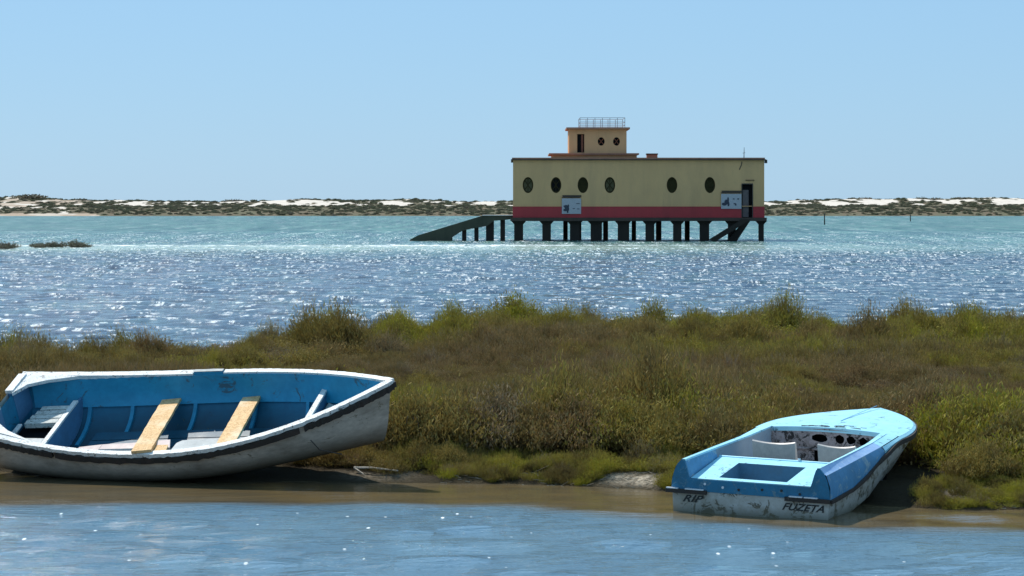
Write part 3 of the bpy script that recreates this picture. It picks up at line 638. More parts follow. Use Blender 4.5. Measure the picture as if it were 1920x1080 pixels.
for i, (x, y_) in enumerate(wins):
    fr = MB(); a = [(p[0], .10, p[1]) for p in oval(x, y_, 19.8, 29.8)]; b = [(p[0], .10, p[1]) for p in oval(x, y_, 15.5, 25)]
    a2 = [(p[0], .18, p[2]) for p in a]; b2 = [(p[0], .18, p[2]) for p in b]; fr.loft([a2, a, b, b2], True)
    f = fr.build('window', M['frame'], house)
    MB().ellipse_y(hx(x), hz(y_), .32, .51, .20, .23).build('pane', M['black'] if i == 1 else (M['glass_olive'] if i in (0, 3) else M['glass']), f)
    br = MB(); br.box(hx(x) - .02, hx(x) + .02, .15, .19, hz(y_) - .5, hz(y_) + .5)
    for sgn in (-1, 1):
        br.hexa([(hx(x) - .28, .14, hz(y_) - .36 * sgn), (hx(x) - .25, .14, hz(y_) - .40 * sgn), (hx(x) + .28, .14, hz(y_) + .36 * sgn), (hx(x) + .25, .14, hz(y_) + .40 * sgn)],
                [(hx(x) - .28, .17, hz(y_) - .36 * sgn), (hx(x) - .25, .17, hz(y_) - .40 * sgn), (hx(x) + .28, .17, hz(y_) + .36 * sgn), (hx(x) + .25, .17, hz(y_) + .40 * sgn)])
    br.build('window_bars', M['frame'], f)
d = hb(1392, 1410, 346.5, 407.9, .28, .34).build('door', M['black'], house); hb(1393, 1404, 356, 407, .20, .27).build('door_leaf', M['door'], d)
fr = MB(); fr.box(hx(1390.2), hx(1391.6), -.05, .1, hz(408), hz(344)); fr.box(hx(1410.4), hx(1411.8), -.05, .1, hz(408), hz(344)); fr.box(hx(1391.7), hx(1410.3), -.05, .1, hz(345.6), hz(344)); fr.build('door_frame', M['iron'], d)
# roof steps, tower
hb(962.5, 1432.5, 297, 299, .1, DEP).build('roof', M['concrete'], house)
hb(1036, 1196, 289.5, 295.5, 1.6, 7.6).build('roof_step', M['peach'], house)
hb(1030, 1200, 286.5, 289.4, 1.3, 7.9).build('roof_step', M['terra'], house)
tw = empty('tower', (0, 0, 0)); tw.parent = house
tdoor = [(hx(1083.5), hz(286.4)), (hx(1097), hz(286.4)), (hx(1097), hz(250)), (hx(1083.5), hz(250))]
twm = wall_with_holes(1068, 1177, 241, 286.45, 2.0, .3, [[(hx(1083.5), hz(285)), (hx(1097), hz(285)), (hx(1097), hz(250)), (hx(1083.5), hz(250))], oval(1129, 264, 13, 16), oval(1158, 264, 13, 16)])
twm.build('tower_wall', M['peach'], tw)
o = MB(); o.box(hx(1068), hx(1068) + .3, 2.302, 6.6, hz(286.45), hz(241)); o.box(hx(1177) - .3, hx(1177), 2.302, 6.6, hz(286.45), hz(241)); o.box(hx(1068) + .302, hx(1177) - .302, 6.3, 6.6, hz(286.45), hz(241)); o.build('tower_wall', M['peach'], tw)
hb(1063, 1183, 237.5, 240.9, 1.6, 7.0).build('tower_roof', M['terra'], tw)
o = hb(1083.6, 1096.9, 250.1, 284.9, 2.26, 2.3).build('tower_door', M['black'], tw)
for px in (1129, 1158):
    f = MB().ellipse_y(hx(px), hz(264), .26, .32, 2.2, 2.25).build('tower_window', M['black'], tw)
    br = MB(); c = Vector((hx(px), 2.1, hz(264)))
    for ang in (45, 135): 
        dv = Vector((math.cos(R(ang)) * .24, 0, math.sin(R(ang)) * .3)); br.tube([c - dv, c + dv], .035, 5)
    br.build('window_bars', M['doorwood'], tw)
hb(1091, 1095, 251, 284, 2.18, 2.24).build('tower_door_leaf', M['doorwood'], tw)
# railing on the tower
rl = MB(); zt_, zb_ = hz(219), hz(237.4)
xa, xb, ya, yb = hx(1089), hx(1174), 2.2, 6.2
for zz in (zt_, hz(227), hz(233)):
    for p, q in (((xa, ya), (xb, ya)), ((xb, ya), (xb, yb)), ((xb, yb), (xa, yb)), ((xa, yb), (xa, ya))): rl.tube([(p[0], p[1], zz), (q[0], q[1], zz)], .022, 5)
rl.build('railing', M['rail'], house)
for k in range(7):
    x = xa + (xb - xa) * k / 6
    for yy in (ya, yb): MB().tube([(x, yy, zb_), (x, yy, zt_)], .024, 5).build('railing_post', M['rail'], house)
cp = hb(1217, 1237, 288.5, 295.5, 3, 4).build('chimney', M['terra'], house); hb(1216, 1238, 286.2, 288.4, 2.9, 4.1).build('chimney_cap', M['concrete'], cp)
an = MB(); an.tube([(hx(1396), .5, hz(297)), (hx(1396.5), .5, hz(276))], .035, 5, .015); an.tube([(hx(1393.5), .5, hz(287)), (hx(1398.5), .5, hz(286))], .02, 4); an.build('antenna', M['iron'], house)
o = MB(); o.box(hx(1434), hx(1438.5), -.1, .3, hz(306), hz(299.5)); o.build('wall_lamp', M['iron'], house)
crk = MB(); crk.tube([(hx(1391), -.02, hz(303)), (hx(1390), -.02, hz(310)), (hx(1386), -.02, hz(318))], .035, 4); crk.build('hanging_cable', M['iron'], house)
hb(1398, 1414, 337.3, 338.4, -.10, 0).build('lintel_ledge', M['concrete'], house)
# banners
def banner(px0, px1, py0, py1, art):
    b = hb(px0, px1, py0, py1, -.09, -.055).build('banner', M['sheet'], house)
    pr = MB()
    for (a, c_, e, f_) in art:
        cx, cz = hx(px0 + (px1 - px0) * a), hz(py0 + (py1 - py0) * c_); MB().ellipse_y(cx, cz, e, f_, -.105 - .0015 * a, -.092, 9).build('banner_print', M['ink'], b)
    hb(px0 - .5, px1 - 2, py0 - 2.4, py0 - 1.2, -.10, -.05).build('banner_rail', M['concrete'], b)
    hb(px0 + 1, px1 + .6, py0 - 6, py0 - 2.6, -.085, -.05).build('banner_header', M['concrete'], b)
banner(1053.5, 1089.5, 372, 401, [(.22, .55, .14, .16), (.30, .68, .12, .2), (.18, .75, .16, .1), (.33, .5, .07, .14), (.12, .5, .06, .06), (.30, .88, .07, .07), (.84, .34, .16, .03), (.62, .66, .10, .03), (.85, .68, .12, .03)])
banner(1352, 1390, 363.5, 391.5, [(.25, .55, .14, .20), (.34, .42, .07, .24), (.16, .68, .2, .12), (.36, .68, .08, .18), (.62, .34, .08, .04), (.84, .34, .08, .05), (.68, .66, .12, .04), (.72, .74, .06, .05)])
# piles, front and back rows
for a, b in [(964, 981), (1017, 1033), (1069, 1087), (1108, 1127), (1159, 1178), (1211, 1227), (1263, 1278), (1313, 1330), (1366, 1380), (1423, 1432.5)]:
    p = MB(); x0, x1 = hx(a), hx(b); w = x1 - x0; z1 = hz(414.6)
    p.hexa([(x0, .1, -.8), (x1, .1, -.8), (x1, .1 + w, -.8), (x0, .1 + w, -.8)], [(x0, .1, z1 - .25), (x1, .1, z1 - .25), (x1, .1 + w, z1 - .25), (x0, .1 + w, z1 - .25)])
    p.hexa([(x0 + .002, .1, z1 - .25), (x1 - .002, .1, z1 - .25), (x1 - .002, .1 + w, z1 - .25), (x0 + .002, .1 + w, z1 - .25)], [(x0 - .22, .05, z1), (x1 + .22, .05, z1), (x1 + .22, .15 + w, z1), (x0 - .22, .15 + w, z1)])
    p.build('pile', M['pile'], house)
for k, (a, b) in enumerate([(1056, 1064.5), (1131, 1140), (1184.5, 1192.5), (1230, 1240), (1284, 1293), (1120, 1128.5), (1171, 1179.5), (1084, 1090)]):
    kk = (HY + 6.2) / HY; x0, x1 = sx(a, HY + 6.2) - hx0, sx(b, HY + 6.2) - hx0
    MB().box(x0, x1, 6, 6.4, -.8, hz(414.6)).build('pile', M['concrete'] if k % 2 else M['pile'], house)
hb(1016, 1382, 450.6, 453.5, .0, .05).build('reflection_strip', M['pile'], house)  # dark strip added to stand for the reflection along the waterline
# stair down to the water
st = MB(); x0, z0, x1, z1 = hx(1396), hz(411), hx(1337), hz(452)
for k in range(9):
    t0 = k / 9; xx = x0 + (x1 - x0) * (t0 + .05); zz = z0 + (z1 - z0) * (t0 + .08); st.box(xx - .30, xx, -1.5, -.35, zz - .05, zz)
st.build('stair_treads', M['pile'], house)
for yy in (-1.55, -.42):
    sm = MB(); sm.hexa([(x0 + .35, yy, z0), (x0 + .35, yy + .1, z0), (x1 + .1, yy + .1, z1), (x1 + .1, yy, z1)], [(x0 - .25, yy, z0 + .0), (x0 - .25, yy + .1, z0), (x1 - .35, yy + .1, z1 + .12), (x1 - .35, yy, z1 + .12)])
    sm.build('stair_string', M['pile'], house)
br = MB(); br.hexa([(hx(1396), -.3, hz(414)), (hx(1406), -.3, hz(414)), (hx(1381), -.3, hz(452)), (hx(1362), -.3, hz(452))], [(hx(1396), .3, hz(414)), (hx(1406), .3, hz(414)), (hx(1381), .3, hz(452)), (hx(1362), .3, hz(452))]); br.build('brace', M['pile'], house)
# slipway on the left
sl = MB()
pr_ = [(768, 453), (768, 449.5), (783, 441.5), (840, 424), (905, 404.2), (962, 404.5), (962, 411), (926, 414), (913, 424), (889, 428), (866, 433), (846, 446), (846, 453)]
sl.loft([[(hx(a), .3, hz(b)) for a, b in pr_], [(hx(a), 4.3, hz(b)) for a, b in pr_]], True, True)
sl.build('slipway', M['slip'], house)
hb(904, 962, 403.2, 404.3, .2, 4.4).build('slipway_deck', M['grey_board'], house)
for a, b, top in [(866, 874, 431), (889, 897, 424), (911, 926, 412), (938, 947, 411)]:
    MB().box(hx(a), hx(b), .6, 1.4, -.8, hz(top)).build('slipway_pile', M['pile'], house)

# far poles and a float in the lagoon
for px, top, bot, Y, lb in [(1546, 401, 421, 367, 'thin dark pole in the water right of the house'), (1707, 402, 415, 441, 'shorter dark pole in the water toward the right edge')]:
    p = MB().tube([(0, 0, -.5), (0, 0, sz(top, Y))], .10, 7, .08); o = p.build('channel_pole', M['iron']); o.location = (sx(px, Y), Y, 0); tag(o, lb, 'pole')

# ------------------------------------------------------------ wooden rowing boat
def boat_matrix(yaw, heel, pitch):
    c, s = math.cos, math.sin
    Rx = Matrix(((1, 0, 0), (0, c(heel), -s(heel)), (0, s(heel), c(heel)))); Ry = Matrix(((c(pitch), 0, -s(pitch)), (0, 1, 0), (s(pitch), 0, c(pitch)))); Rz = Matrix(((c(yaw), -s(yaw), 0), (s(yaw), c(yaw), 0), (0, 0, 1)))
    return Rz @ Ry @ Rx
ML = boat_matrix(-.2778, .4412, .0496); BASE = .5
OFF = Vector((0, 0, BASE)); SC = 1.0
rb = empty('rowing_boat', Vector((-3.127, 25.8984, .6523)) + ML @ Vector((0, 0, -BASE)), ML)
tag(rb, 'heeled old wooden rowing boat with white rim and blue inside', 'rowing boat')
BL, BB, TR, ZS, ZB, PW, UM = 4.1996, 1.6488, .7156, .1754, .277, 2.1369, .45
def b_u(u): return BB / 2 * (1 - (1 - TR) * ((UM - u) / UM) ** 2 if u < UM else max(0, 1 - ((u - UM) / (1 - UM)) ** PW))
def z_u(u): return ZS * ((UM - u) / UM) ** 2 if u < UM else ZB * ((u - UM) / (1 - UM)) ** 2
def keel_u(u): return -.50 + .10 * max(0, (.35 - u) / .35) ** 2 + .11 * max(0, (u - .5) / .5) ** 2.2
def xs_u(u, t):   # stem rakes back toward the keel
    return BL * (u - .5) - .24 * t * max(0, (u - .8) / .2) ** 2
def sec(u, inset=0.0, t0=0.0, t1=1.0, n=14, side=1):
    b = max(b_u(u) - inset, .004); zt = z_u(u); D = zt - keel_u(u) - inset; e = .62 + .55 * max(0, (u - .45) / .55) ** 1.4; pts = []
    for k in range(n + 1):
        t = t0 + (t1 - t0) * k / n; a = t * math.pi / 2
        pts.append((xs_u(u, t), side * b * max(0, math.cos(a)) ** e, zt - D * math.sin(a) ** (1.15 * e)))
    return pts
US = [0, .03] + [.06 + .03 * i for i in range(30)] + [.975, .99, 1.0]
def full(u, inset=0.0):
    a = sec(u, inset, side=1); b = sec(u, inset, side=-1); return a + b[::-1][1:]
hm = MB(); hm.loft([full(u) for u in US]); hm.add(full(0), [tuple(range(len(full(0))))]); hm.build('hull', M['hull_white'], rb, True)
UI = [u for u in US if .015 <= u <= .985]; UI[0] = .012
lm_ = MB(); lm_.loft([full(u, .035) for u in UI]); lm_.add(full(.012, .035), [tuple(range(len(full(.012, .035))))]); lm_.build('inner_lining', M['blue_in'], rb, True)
# upper strakes inside, then riser ledges
def ulist(a, b, n): return [a + (b - a) * i / n for i in range(n + 1)]
for side in (1, -1):
    s1 = MB(); rows = []
    for u in ulist(.02, .965, 36):
        p = sec(u, .037, .0, .36, 5, side); q = sec(u, .055, .0, .36, 5, side); rows.append(p + q[::-1])
    s1.loft(rows, True, True); s1.build('strake', M['blue_strake'], rb, True)
# ribs
for x in (-1.45, -1.0, -.32, .36, .98, 1.45):
    for side in (1, -1):
        u = x / BL + .5; m_ = MB(); rows = []
        for k in range(9):
            t = .36 + .6 * k / 8; A = []
            for uu, ins in ((u - .0045, .034), (u + .0045, .034), (u + .0045, .062), (u - .0045, .062)): A.append(sec(uu, ins, t, t + .001, 1, side)[0])
            rows.append(A)
        m_.loft(rows, True, True); m_.build('rib', M['blue_rib'], rb)
# gunwale caps (the far one broken by a peeled stretch), rubbing strake below
def rail_strip(u0, u1, side, wi, wo, z0, z1, name, mat, n=40, jag=0.0):
    rows = []; g = np.random.default_rng(int(u0 * 99 + side * 5 + 50))
    for u in ulist(u0, u1, n):
        b = b_u(u); x = BL * (u - .5); z = z_u(u)
        du = 1e-3; tx = BL * du; ty = (b_u(min(u + du, 1)) - b_u(u)) if u < .999 else (b_u(u) - b_u(u - du)); L = math.hypot(tx, ty); nx, ny = -ty / L, tx / L
        wj = wo + jag * (g.random() - .5); zj = z0 + jag * (g.random() - .5); bi = max(b - wi * ny, 0.0)
        xi = x - wi * nx; rows.append([(xi, side * bi, z + zj), (x + wj * nx, side * (b + wj * ny), z + zj), (x + wj * nx, side * (b + wj * ny), z + z1), (xi, side * bi, z + z1)])
    m_ = MB(); m_.loft(rows, True, True); return m_.build(name, mat, rb)
rail_strip(.0, .425, 1, .055, .028, -.022, .020, 'gunwale', M['gunwale'], 30, .008)
rail_strip(.505, 1.0, 1, .045, .022, -.022, .018, 'gunwale', M['gunwale'], 60, .010)
rail_strip(.427, .503, 1, .040, .012, -.02, .026, 'patched_gunwale', M['blue_strake'], 8, .006)
rail_strip(.427, .503, 1, .038, .010, .028, .034, 'patched_gunwale_edge', M['grey_board'], 8, .006)
rail_strip(.0, 1.0, -1, .046, .022, -.020, .018, 'gunwale', M['gunwale'], 110, .013)
for a, b in ((.0, .205), (.212, .80), (.81, 1.0)):
    rail_strip(a, b, -1, -.002, .034, -.082, -.024, 'rubbing_strip', M['rubber'], 46, .014)
    rail_strip(a, b, 1, -.002, .034, -.085, -.024, 'rubbing_strip', M['rubber'], 34, .010)
# transom cap in two pieces either side of the outboard notch, stern corner knees
z0 = z_u(0); x0 = -BL / 2; b0 = b_u(0)
for a, b in ((.20, b0 - .03), (-b0 + .03, -.12)):
    MB().box(x0 - .03, x0 + .06, a, b, z0 - .01 , z0 + .028).build('transom_cap', M['gunwale'], rb, bevel=.004)
MB().box(x0 - .02, x0 + .055, .19 , b0 - .06, z0 - .35, z0 - .012).build('transom_board', M['blue_grey'], rb)
MB().box(x0 - .02, x0 + .055, -b0 + .06, -.11, z0 - .35, z0 - .012).build('transom_board', M['blue_grey'], rb)
MB().box(x0 - .015, x0 + .05, -.108, .188, z0 - .36, z0 - .16).build('transom_notch', M['rubber'], rb)
for s in (1, -1):
    y1 = b0 - .045; k = MB(); pts = [(x0 + .05, s * y1), (x0 + .62, s * (b_u(.148) - .05)), (x0 + .30, s * (y1 - .03)), (x0 + .14, s * (y1 - .16)), (x0 + .062, s * (y1 - .38))]
    zz = [z0, z_u(.148), z_u(.07), z_u(.03), z0]
    k.loft([[(p[0], p[1], q - .018) for p, q in zip(pts, zz)], [(p[0], p[1], q + .016) for p, q in zip(pts, zz)]], True, True); k.build('quarter_knee', M['gunwale'], rb)
# planks laid across
def plank(p0, p1, w, th, name, mat, skew=0.0):
    p0, p1 = Vector(p0), Vector(p1); d = (p1 - p0).normalized(); s = Vector((1, 0, 0)); s = (s - d * s.dot(d)).normalized() * w / 2; up = Vector((0, 0, th))
    n = 14; rows = []; g = random.Random(int(p0.x * 1000))
    for i in range(n + 1):
        c = p0.lerp(p1, i / n); j = 1 + g.uniform(-.03, .03); rows.append([c - s * j, c + s * j, c + s * j + up, c - s * j + up])
    return MB().loft([[tuple(q) for q in r] for r in rows], True, True).build(name, mat, rb, bevel=.003)
plank((-.56, .665, -.235), (-.27, -.825, .022), .20, .03, 'thwart', M['plank'])
plank((.32, .66, -.235), (.555, -.70, .0), .185, .03, 'thwart', M['plank'])
plank((-.18, -.50, -.06), (-.12, -.77, -.02), .15, .025, 'offcut_board', M['plank'])
# near side bench boards
def slab(pts, z0, th, name, mat): 
    return MB().loft([[(x, y, z0) for x, y in pts], [(x, y, z0 + th) for x, y in pts]], True, True).build(name, mat, rb, bevel=.002)
slab([(-1.06, -.775), (-.80, -.785), (-.80, -.56), (-1.03, -.60)], -.045, .025, 'side_bench', M['pink_board'])
slab([(-.798, -.655), (-.05, -.655), (-.10, -.50), (-.50, -.545), (-.798, -.56)], -.045, .025, 'side_bench', M['pink_board'])
slab([(-.798, -.79), (-.45, -.80), (-.45, -.735), (-.798, -.735)], -.045, .025, 'side_bench', M['grey_board'])
slab([(-.02, -.775), (.60, -.745), (.55, -.50), (.04, -.53), (-.005, -.58)], -.045, .03, 'side_bench', M['grey_board'])
# aft locker: bulkhead, beam, slatted boards around a dark opening
def bulkhead(u, ztop, name, mat, th=.025):
    pts = [q for q in full(u, .04)]; pts = [(x, y, min(z, ztop)) for x, y, z in pts]; x = BL * (u - .5)
    a = [(x, y, z) for _, y, z in pts]; b = [(x + th, y, z) for _, y, z in pts]
    return MB().loft([a, b], True, True).build(name, mat, rb)
ua = (-1.55 / BL) + .5
bulkhead(ua, -.135, 'aft_bulkhead', M['blue_grey'])
MB().box(-1.575, -1.52, -.64, .52, -.132, -.108).build('aft_beam', M['gunwale'], rb, bevel=.004)
MB().box(-2.00, -1.955, -.56, .06, -.132, -.108).build('aft_beam', M['gunwale'], rb, bevel=.004)
for k in range(4):
    y0 = .07 + k * .088; MB().box(-1.93 + .02 * k, -1.578 + .004 * (k % 2), y0, y0 + .072, -.128, -.108 + .003 * (k % 2)).build('slat', M['peeling'], rb)
MB().box(-1.93, -1.58, .055, .066, -.16, -.105).build('slat_edge', M['peeling'], rb)
slab([(-1.95, -.56), (-1.578, -.655), (-1.578, -.25), (-1.95, -.22)], -.130, .02, 'aft_board', M['grey_board'])
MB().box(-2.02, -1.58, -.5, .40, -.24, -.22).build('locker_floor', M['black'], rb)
# fore bulkhead and bow boards
uf = 1.18 / BL + .5
bulkhead(uf, -.07, 'fore_bulkhead', M['blue_grey'], .03)
yb_ = b_u(uf) - .05
MB().box(1.165, 1.225, -yb_, yb_, -.068, -.045).build('fore_beam', M['gunwale'], rb, bevel=.004)
slab([(1.235, .40), (1.235, -.40), (1.58, -.17), (1.58, .17)], -.19, .03, 'bow_board', M['dirty_bow'])
slab([(1.60, .15), (1.60, -.15), (1.76, -.05), (1.76, .05)], -.15, .02, 'bow_board', M['dirty_bow'])
# bottom boards
for k in range(4):
    y0 = -.34 + k * .17; MB().box(-1.3, .75, y0, y0 + .155, -.40, -.385).build('bottom_board', M['blue_in'], rb)
rp = MB(); A = Vector((1.45, -.615, .06)); rp.tube([(1.40, -.62, .0), (1.46, -.60, -.12), (1.60, -.42, -.28)], .006, 5); rp.build('rope', M['iron'], rb)
OFF = Vector((0, 0, 0))

# ------------------------------------------------------------ speedboat
MS = boat_matrix(1.1133, .0209, .0329); SC = .987; BASE = .36; OFF = Vector((0, 0, BASE))
org = Vector((2.096 * SC, 23.0091 * SC, CAM_H - (CAM_H - .151) * SC))
sb = empty('speedboat', org + MS @ Vector((0, 0, -BASE * SC)), MS)
tag(sb, 'pale blue motorboat with two seat backs, stern in the water', 'motorboat')
SL = 3.6532
def hw(x): return .74 if x < 2.1 else .745 * max(0.0, 1 - ((x - 2.1) / (SL - 2.1)) ** 2.25)
def zr(x): return float(np.interp(x, [0, .6, 1, 1.45, 1.75, 2, 2.5, 3.05, SL], [0, .03, .105, .215, .275, .30, .325, .345, .355]))
def zt(x): return float(np.interp(x, [0, .7, 1.45, 2, 2.5, SL], [.215, .25, .29, .335, .36, .395]))
def zc(x): return float(np.interp(x, [0, 1.2, 1.6, 1.9, 2.3, 2.6, SL], [-.30, -.13, -.0, .10, .20, .25, .31]))
def zk(x): return float(np.interp(x, [0, 2.0, 2.6, 3.2, SL], [-.36, -.33, -.24, -.02, .27]))
xsB = [i * .1 for i in range(33)] + [3.3, 3.4, 3.48, 3.55, 3.6, 3.635, SL]
# white lower hull
def hsec(x):
    h = hw(x); c = [(x, h, zr(x)), (x, h * .985, zr(x) * .55 + zc(x) * .45), (x, h * .93, zc(x)), (x, h * .72, (zc(x) * .5 + zk(x) * .5)), (x, h * .45, zk(x) + .02), (x, 0, zk(x) - .01)]
    return c + [(p[0], -p[1], p[2]) for p in c[::-1][1:]]
m_ = MB(); m_.loft([hsec(x) for x in xsB]); m_.add(hsec(0), [tuple(range(11))]); m_.build('hull', M['sb_hull'], sb, True)
# blue topsides between the rubbing rail and the deck edge
for s in (1, -1):
    m_ = MB(); m_.loft([[(x, s * (hw(x) + .004), zr(x) + .004), (x, s * (hw(x) + .002), (zr(x) + zt(x)) / 2), (x, s * max(hw(x) - .035, 0), zt(x))] for x in xsB[:16]]); m_.build('topside', M['sb_side'], sb, True)
    m_ = MB(); m_.loft([[(x, s * (hw(x) + .004), zr(x) + .004), (x, s * (hw(x) + .006), (zr(x) + zt(x)) / 2), (x, s * max(hw(x) - .02, 0), zt(x))] for x in xsB[15:]]); m_.build('topside', M['sb_deck'], sb, True)
# rubbing rail
def outl(x, s, o): 
    return s * (hw(x) + o)
for s in (1, -1):
    rows = []
    for x in xsB:
        wv = .022 + .006 * math.sin(x * 9); z = zr(x) - .012; hh = .017 if x < 1.4 else .022
        f = max(0.0, (x - 3.0) / (SL - 3.0)); rows.append([(x + .02 * f, s * hw(x) * .99, z - hh), (x + .035 * f, outl(x, s, wv * (1 - f * .8)), z - hh), (x + .035 * f, outl(x, s, wv * (1 - f * .8)), z + hh), (x + .02 * f, s * hw(x) * .99, z + hh)])
    m_ = MB(); m_.loft(rows, True, True); m_.build('rubbing_rail', M['rubber'], sb)
# side decks with a ridge, inner walls
XO = 2.0
def ridge(x): return float(np.interp(x, [0, .7, 1.45, XO], [.645, .64, .63, .60])), float(np.interp(x, [0, .7, 1.45, XO], [.275, .30, .325, .352]))
def inner(x): return float(np.interp(x, [0, .3, .7, 1.45, XO], [.62, .615, .61, .585, .545])), float(np.interp(x, [0, .7, 1.45, XO], [.272, .295, .32, .360]))
xd = [x for x in xsB if x < XO] + [XO]
for s in (1, -1):
    m_ = MB(); m_.loft([[(x, s * (hw(x) - .034), zt(x)), (x, s * ((hw(x) - .03 + ridge(x)[0]) / 2), (zt(x) + ridge(x)[1]) / 2 - .012 * max(0, 1 - x / 1.6)), (x, s * ridge(x)[0], ridge(x)[1])] for x in xd if x < 1.55])
    m_.build('side_deck', M['sb_groove'], sb, True)
    m_ = MB(); m_.loft([[(x, s * (hw(x) - .034), zt(x)), (x, s * ((hw(x) - .03 + ridge(x)[0]) / 2), (zt(x) + ridge(x)[1]) / 2), (x, s * ridge(x)[0], ridge(x)[1])] for x in xd if x > 1.45])
    m_.build('side_deck', M['sb_deck'], sb, True)
    m_ = MB(); m_.loft([[(x, s * (ridge(x)[0] + .002), ridge(x)[1] + .003), (x, s * inner(x)[0], inner(x)[1] + .003), (x, s * (inner(x)[0] - .004), inner(x)[1] - .012)] for x in xd]); m_.build('side_deck', M['sb_deck'], sb, True)
    m_ = MB(); m_.loft([[(x, s * (inner(x)[0] - .003), inner(x)[1] - .01), (x, s * (inner(x)[0] - .045), inner(x)[1] - .17)] for x in [q for q in xd if q < .71]]); m_.build('inner_wall', M['sb_side'], sb)
    m_ = MB(); m_.loft([[(x, s * (inner(x)[0] - .003), inner(x)[1] - .01), (x, s * (inner(x)[0] + .01), inner(x)[1] - .10), (x, s * (inner(x)[0] - .03), -.12)] for x in [.7] + [q for q in xd if q > .71]]); m_.build('inner_wall', M['sb_liner'], sb, True)
# foredeck with camber
rows = []
for x in [XO] + [q for q in xsB if q > XO]:
    h = max(hw(x) - .02, .001); cam_ = .035 * min(1, h / .7); rows.append([(x, h * y, zt(x) + cam_ * (1 - y * y) + .001) for y in (1, .95, .8, .55, .25, 0, -.25, -.55, -.8, -.95, -1)])
MB().loft(rows).build('foredeck', M['sb_deck'], sb, True)
m_ = MB(); m_.loft([[(x, -.006, zt(x) + .0385), (x, .006, zt(x) + .0385)] for x in [2.42 + .1 * i for i in range(12)]]); m_.build('deck_seam', M['sb_side'], sb)
m_ = MB(); m_.loft([[(XO - .012, y, .352 + .022 * (1 - (y / .6) ** 2) - .04) for y in np.linspace(-.545, .545, 9)], [(XO - .012, y, .352 + .026 * (1 - (y / .6) ** 2)) for y in np.linspace(-.545, .545, 9)], [(XO + .004, y, .354 + .026 * (1 - (y / .6) ** 2)) for y in np.linspace(-.545, .545, 9)]]); m_.build('deck_lip', M['sb_deck'], sb)
# cracks on the foredeck
g = random.Random(4)
for k in range(15):
    x = 2.04 + .16 * g.random(); y = .20 - .034 * k; pts = [(x + g.uniform(-.02, .02), y + .035 * j * g.choice((-1, 1, 1)), .337 + .02 * (x - 2) + .035 * (1 - (y / .72) ** 2) + .001) for j in range(3)]
    MB().tube(pts, g.uniform(.004, .009), 4).build('deck_crack', M['letter'], sb)
# stern deck round a sunken well
def dk(x, y): return (x, y, .112 + .105 * x / .72)
XI = [.0, .075, .56, .72]; YI = [.565, .325, -.315, -.565]
m_ = MB(); vs = [dk(XI[i], YI[j] * (1 if j in (1, 2) else 1 + .03 * XI[i])) for i in range(4) for j in range(4)]
fs = [(i * 4 + j, i * 4 + j + 1, (i + 1) * 4 + j + 1, (i + 1) * 4 + j) for i in range(3) for j in range(3) if (i, j) != (1, 1)]
vs2 = [(x, y, z - .025) for x, y, z in vs]; m_.add(vs, fs); m_.add(vs2, fs)
ol = [(.72 + .0, .565 * 1.02), (.72, -.565 * 1.02)]; m_.add([dk(.72, .577), dk(.72, -.577), (.725, -.577, .19), (.725, .577, .19)], [(0, 1, 2, 3)]); m_.build('stern_deck', M['sb_deck'], sb)
m_ = MB(); top = [dk(.075, .325), dk(.56, .325), dk(.56, -.315), dk(.075, -.315)]; bot = [(.09, .29, -.02), (.55, .29, .01), (.55, -.28, .01), (.09, -.28, -.02)]
m_.loft([top, bot], True); m_.add(bot, [(0, 1, 2, 3)]); m_.build('motor_well', M['well'], sb)
lp = MB(); lp.tube([dk(.73, .58), dk(.73, 0), dk(.73, -.58)], .011, 5); lp.build('deck_lip', M['sb_deck'], sb, True)
MB().tube([dk(.73, -.19), (.735, -.19, .245)], .014, 6).build('deck_eye', M['chrome'], sb)
bl = MB(); bl.tube([(.44, .02, .012), (.48, -.03, .014)], .016, 6); bl.build('drain_fitting', M['chrome'], sb)
# transom: blue upper fascia with the fin shaped ends, white lower board
out = [(.742, 0.0), (.738, .08), (.715, .17), (.685, .235), (.645, .278), (.615, .26), (.595, .20), (.578, .14), (.565, .108), (-.565, .108), (-.578, .14), (-.595, .20), (-.615, .26), (-.645, .278), (-.685, .235), (-.715, .17), (-.738, .08), (-.742, 0.0)]
MB().loft([[(-.018, y, z) for y, z in out], [(.0, y, z) for y, z in out]], True, True).build('transom_top', M['sb_fascia'], sb)
wl = [(.735, -.002), (.725, -.2), (.69, -.30), (.3, -.35), (-.3, -.35), (-.69, -.30), (-.725, -.2), (-.735, -.002)]
MB().loft([[(-.010, y, z) for y, z in wl], [(-.001, y, z) for y, z in wl]], True, True).build('transom', M['sb_hull'], sb)
for a, b in ((.79, .40), (-.335, -.745)):
    MB().box(-.040, -.019, b, a, -.024, .012).build('transom_rail', M['rubber'], sb)
    w = (a - b)
    for p, q in ((.02, .30), (.48, .93)) if a > 0 else ((.10, .40), (.44, .74)):
        MB().box(-.046, -.020, a - w * q, a - w * p, .0125, .022).build('transom_rail_trim', M['chrome'], sb)
for y, z in ((.42, .07), (.1, .04), (-.30, .06), (-.47, .04), (.25, .05), (-.12, .055)):
    c = [(-.024, y + .012 * math.cos(a), z + .012 * math.sin(a)) for a in np.linspace(0, 6.28, 8, endpoint=False)]; MB().loft([c, [(-.018, p[1], p[2]) for p in c]], True, True).build('bolt', M['rubber'] if y < .2 else M['chrome'], sb)
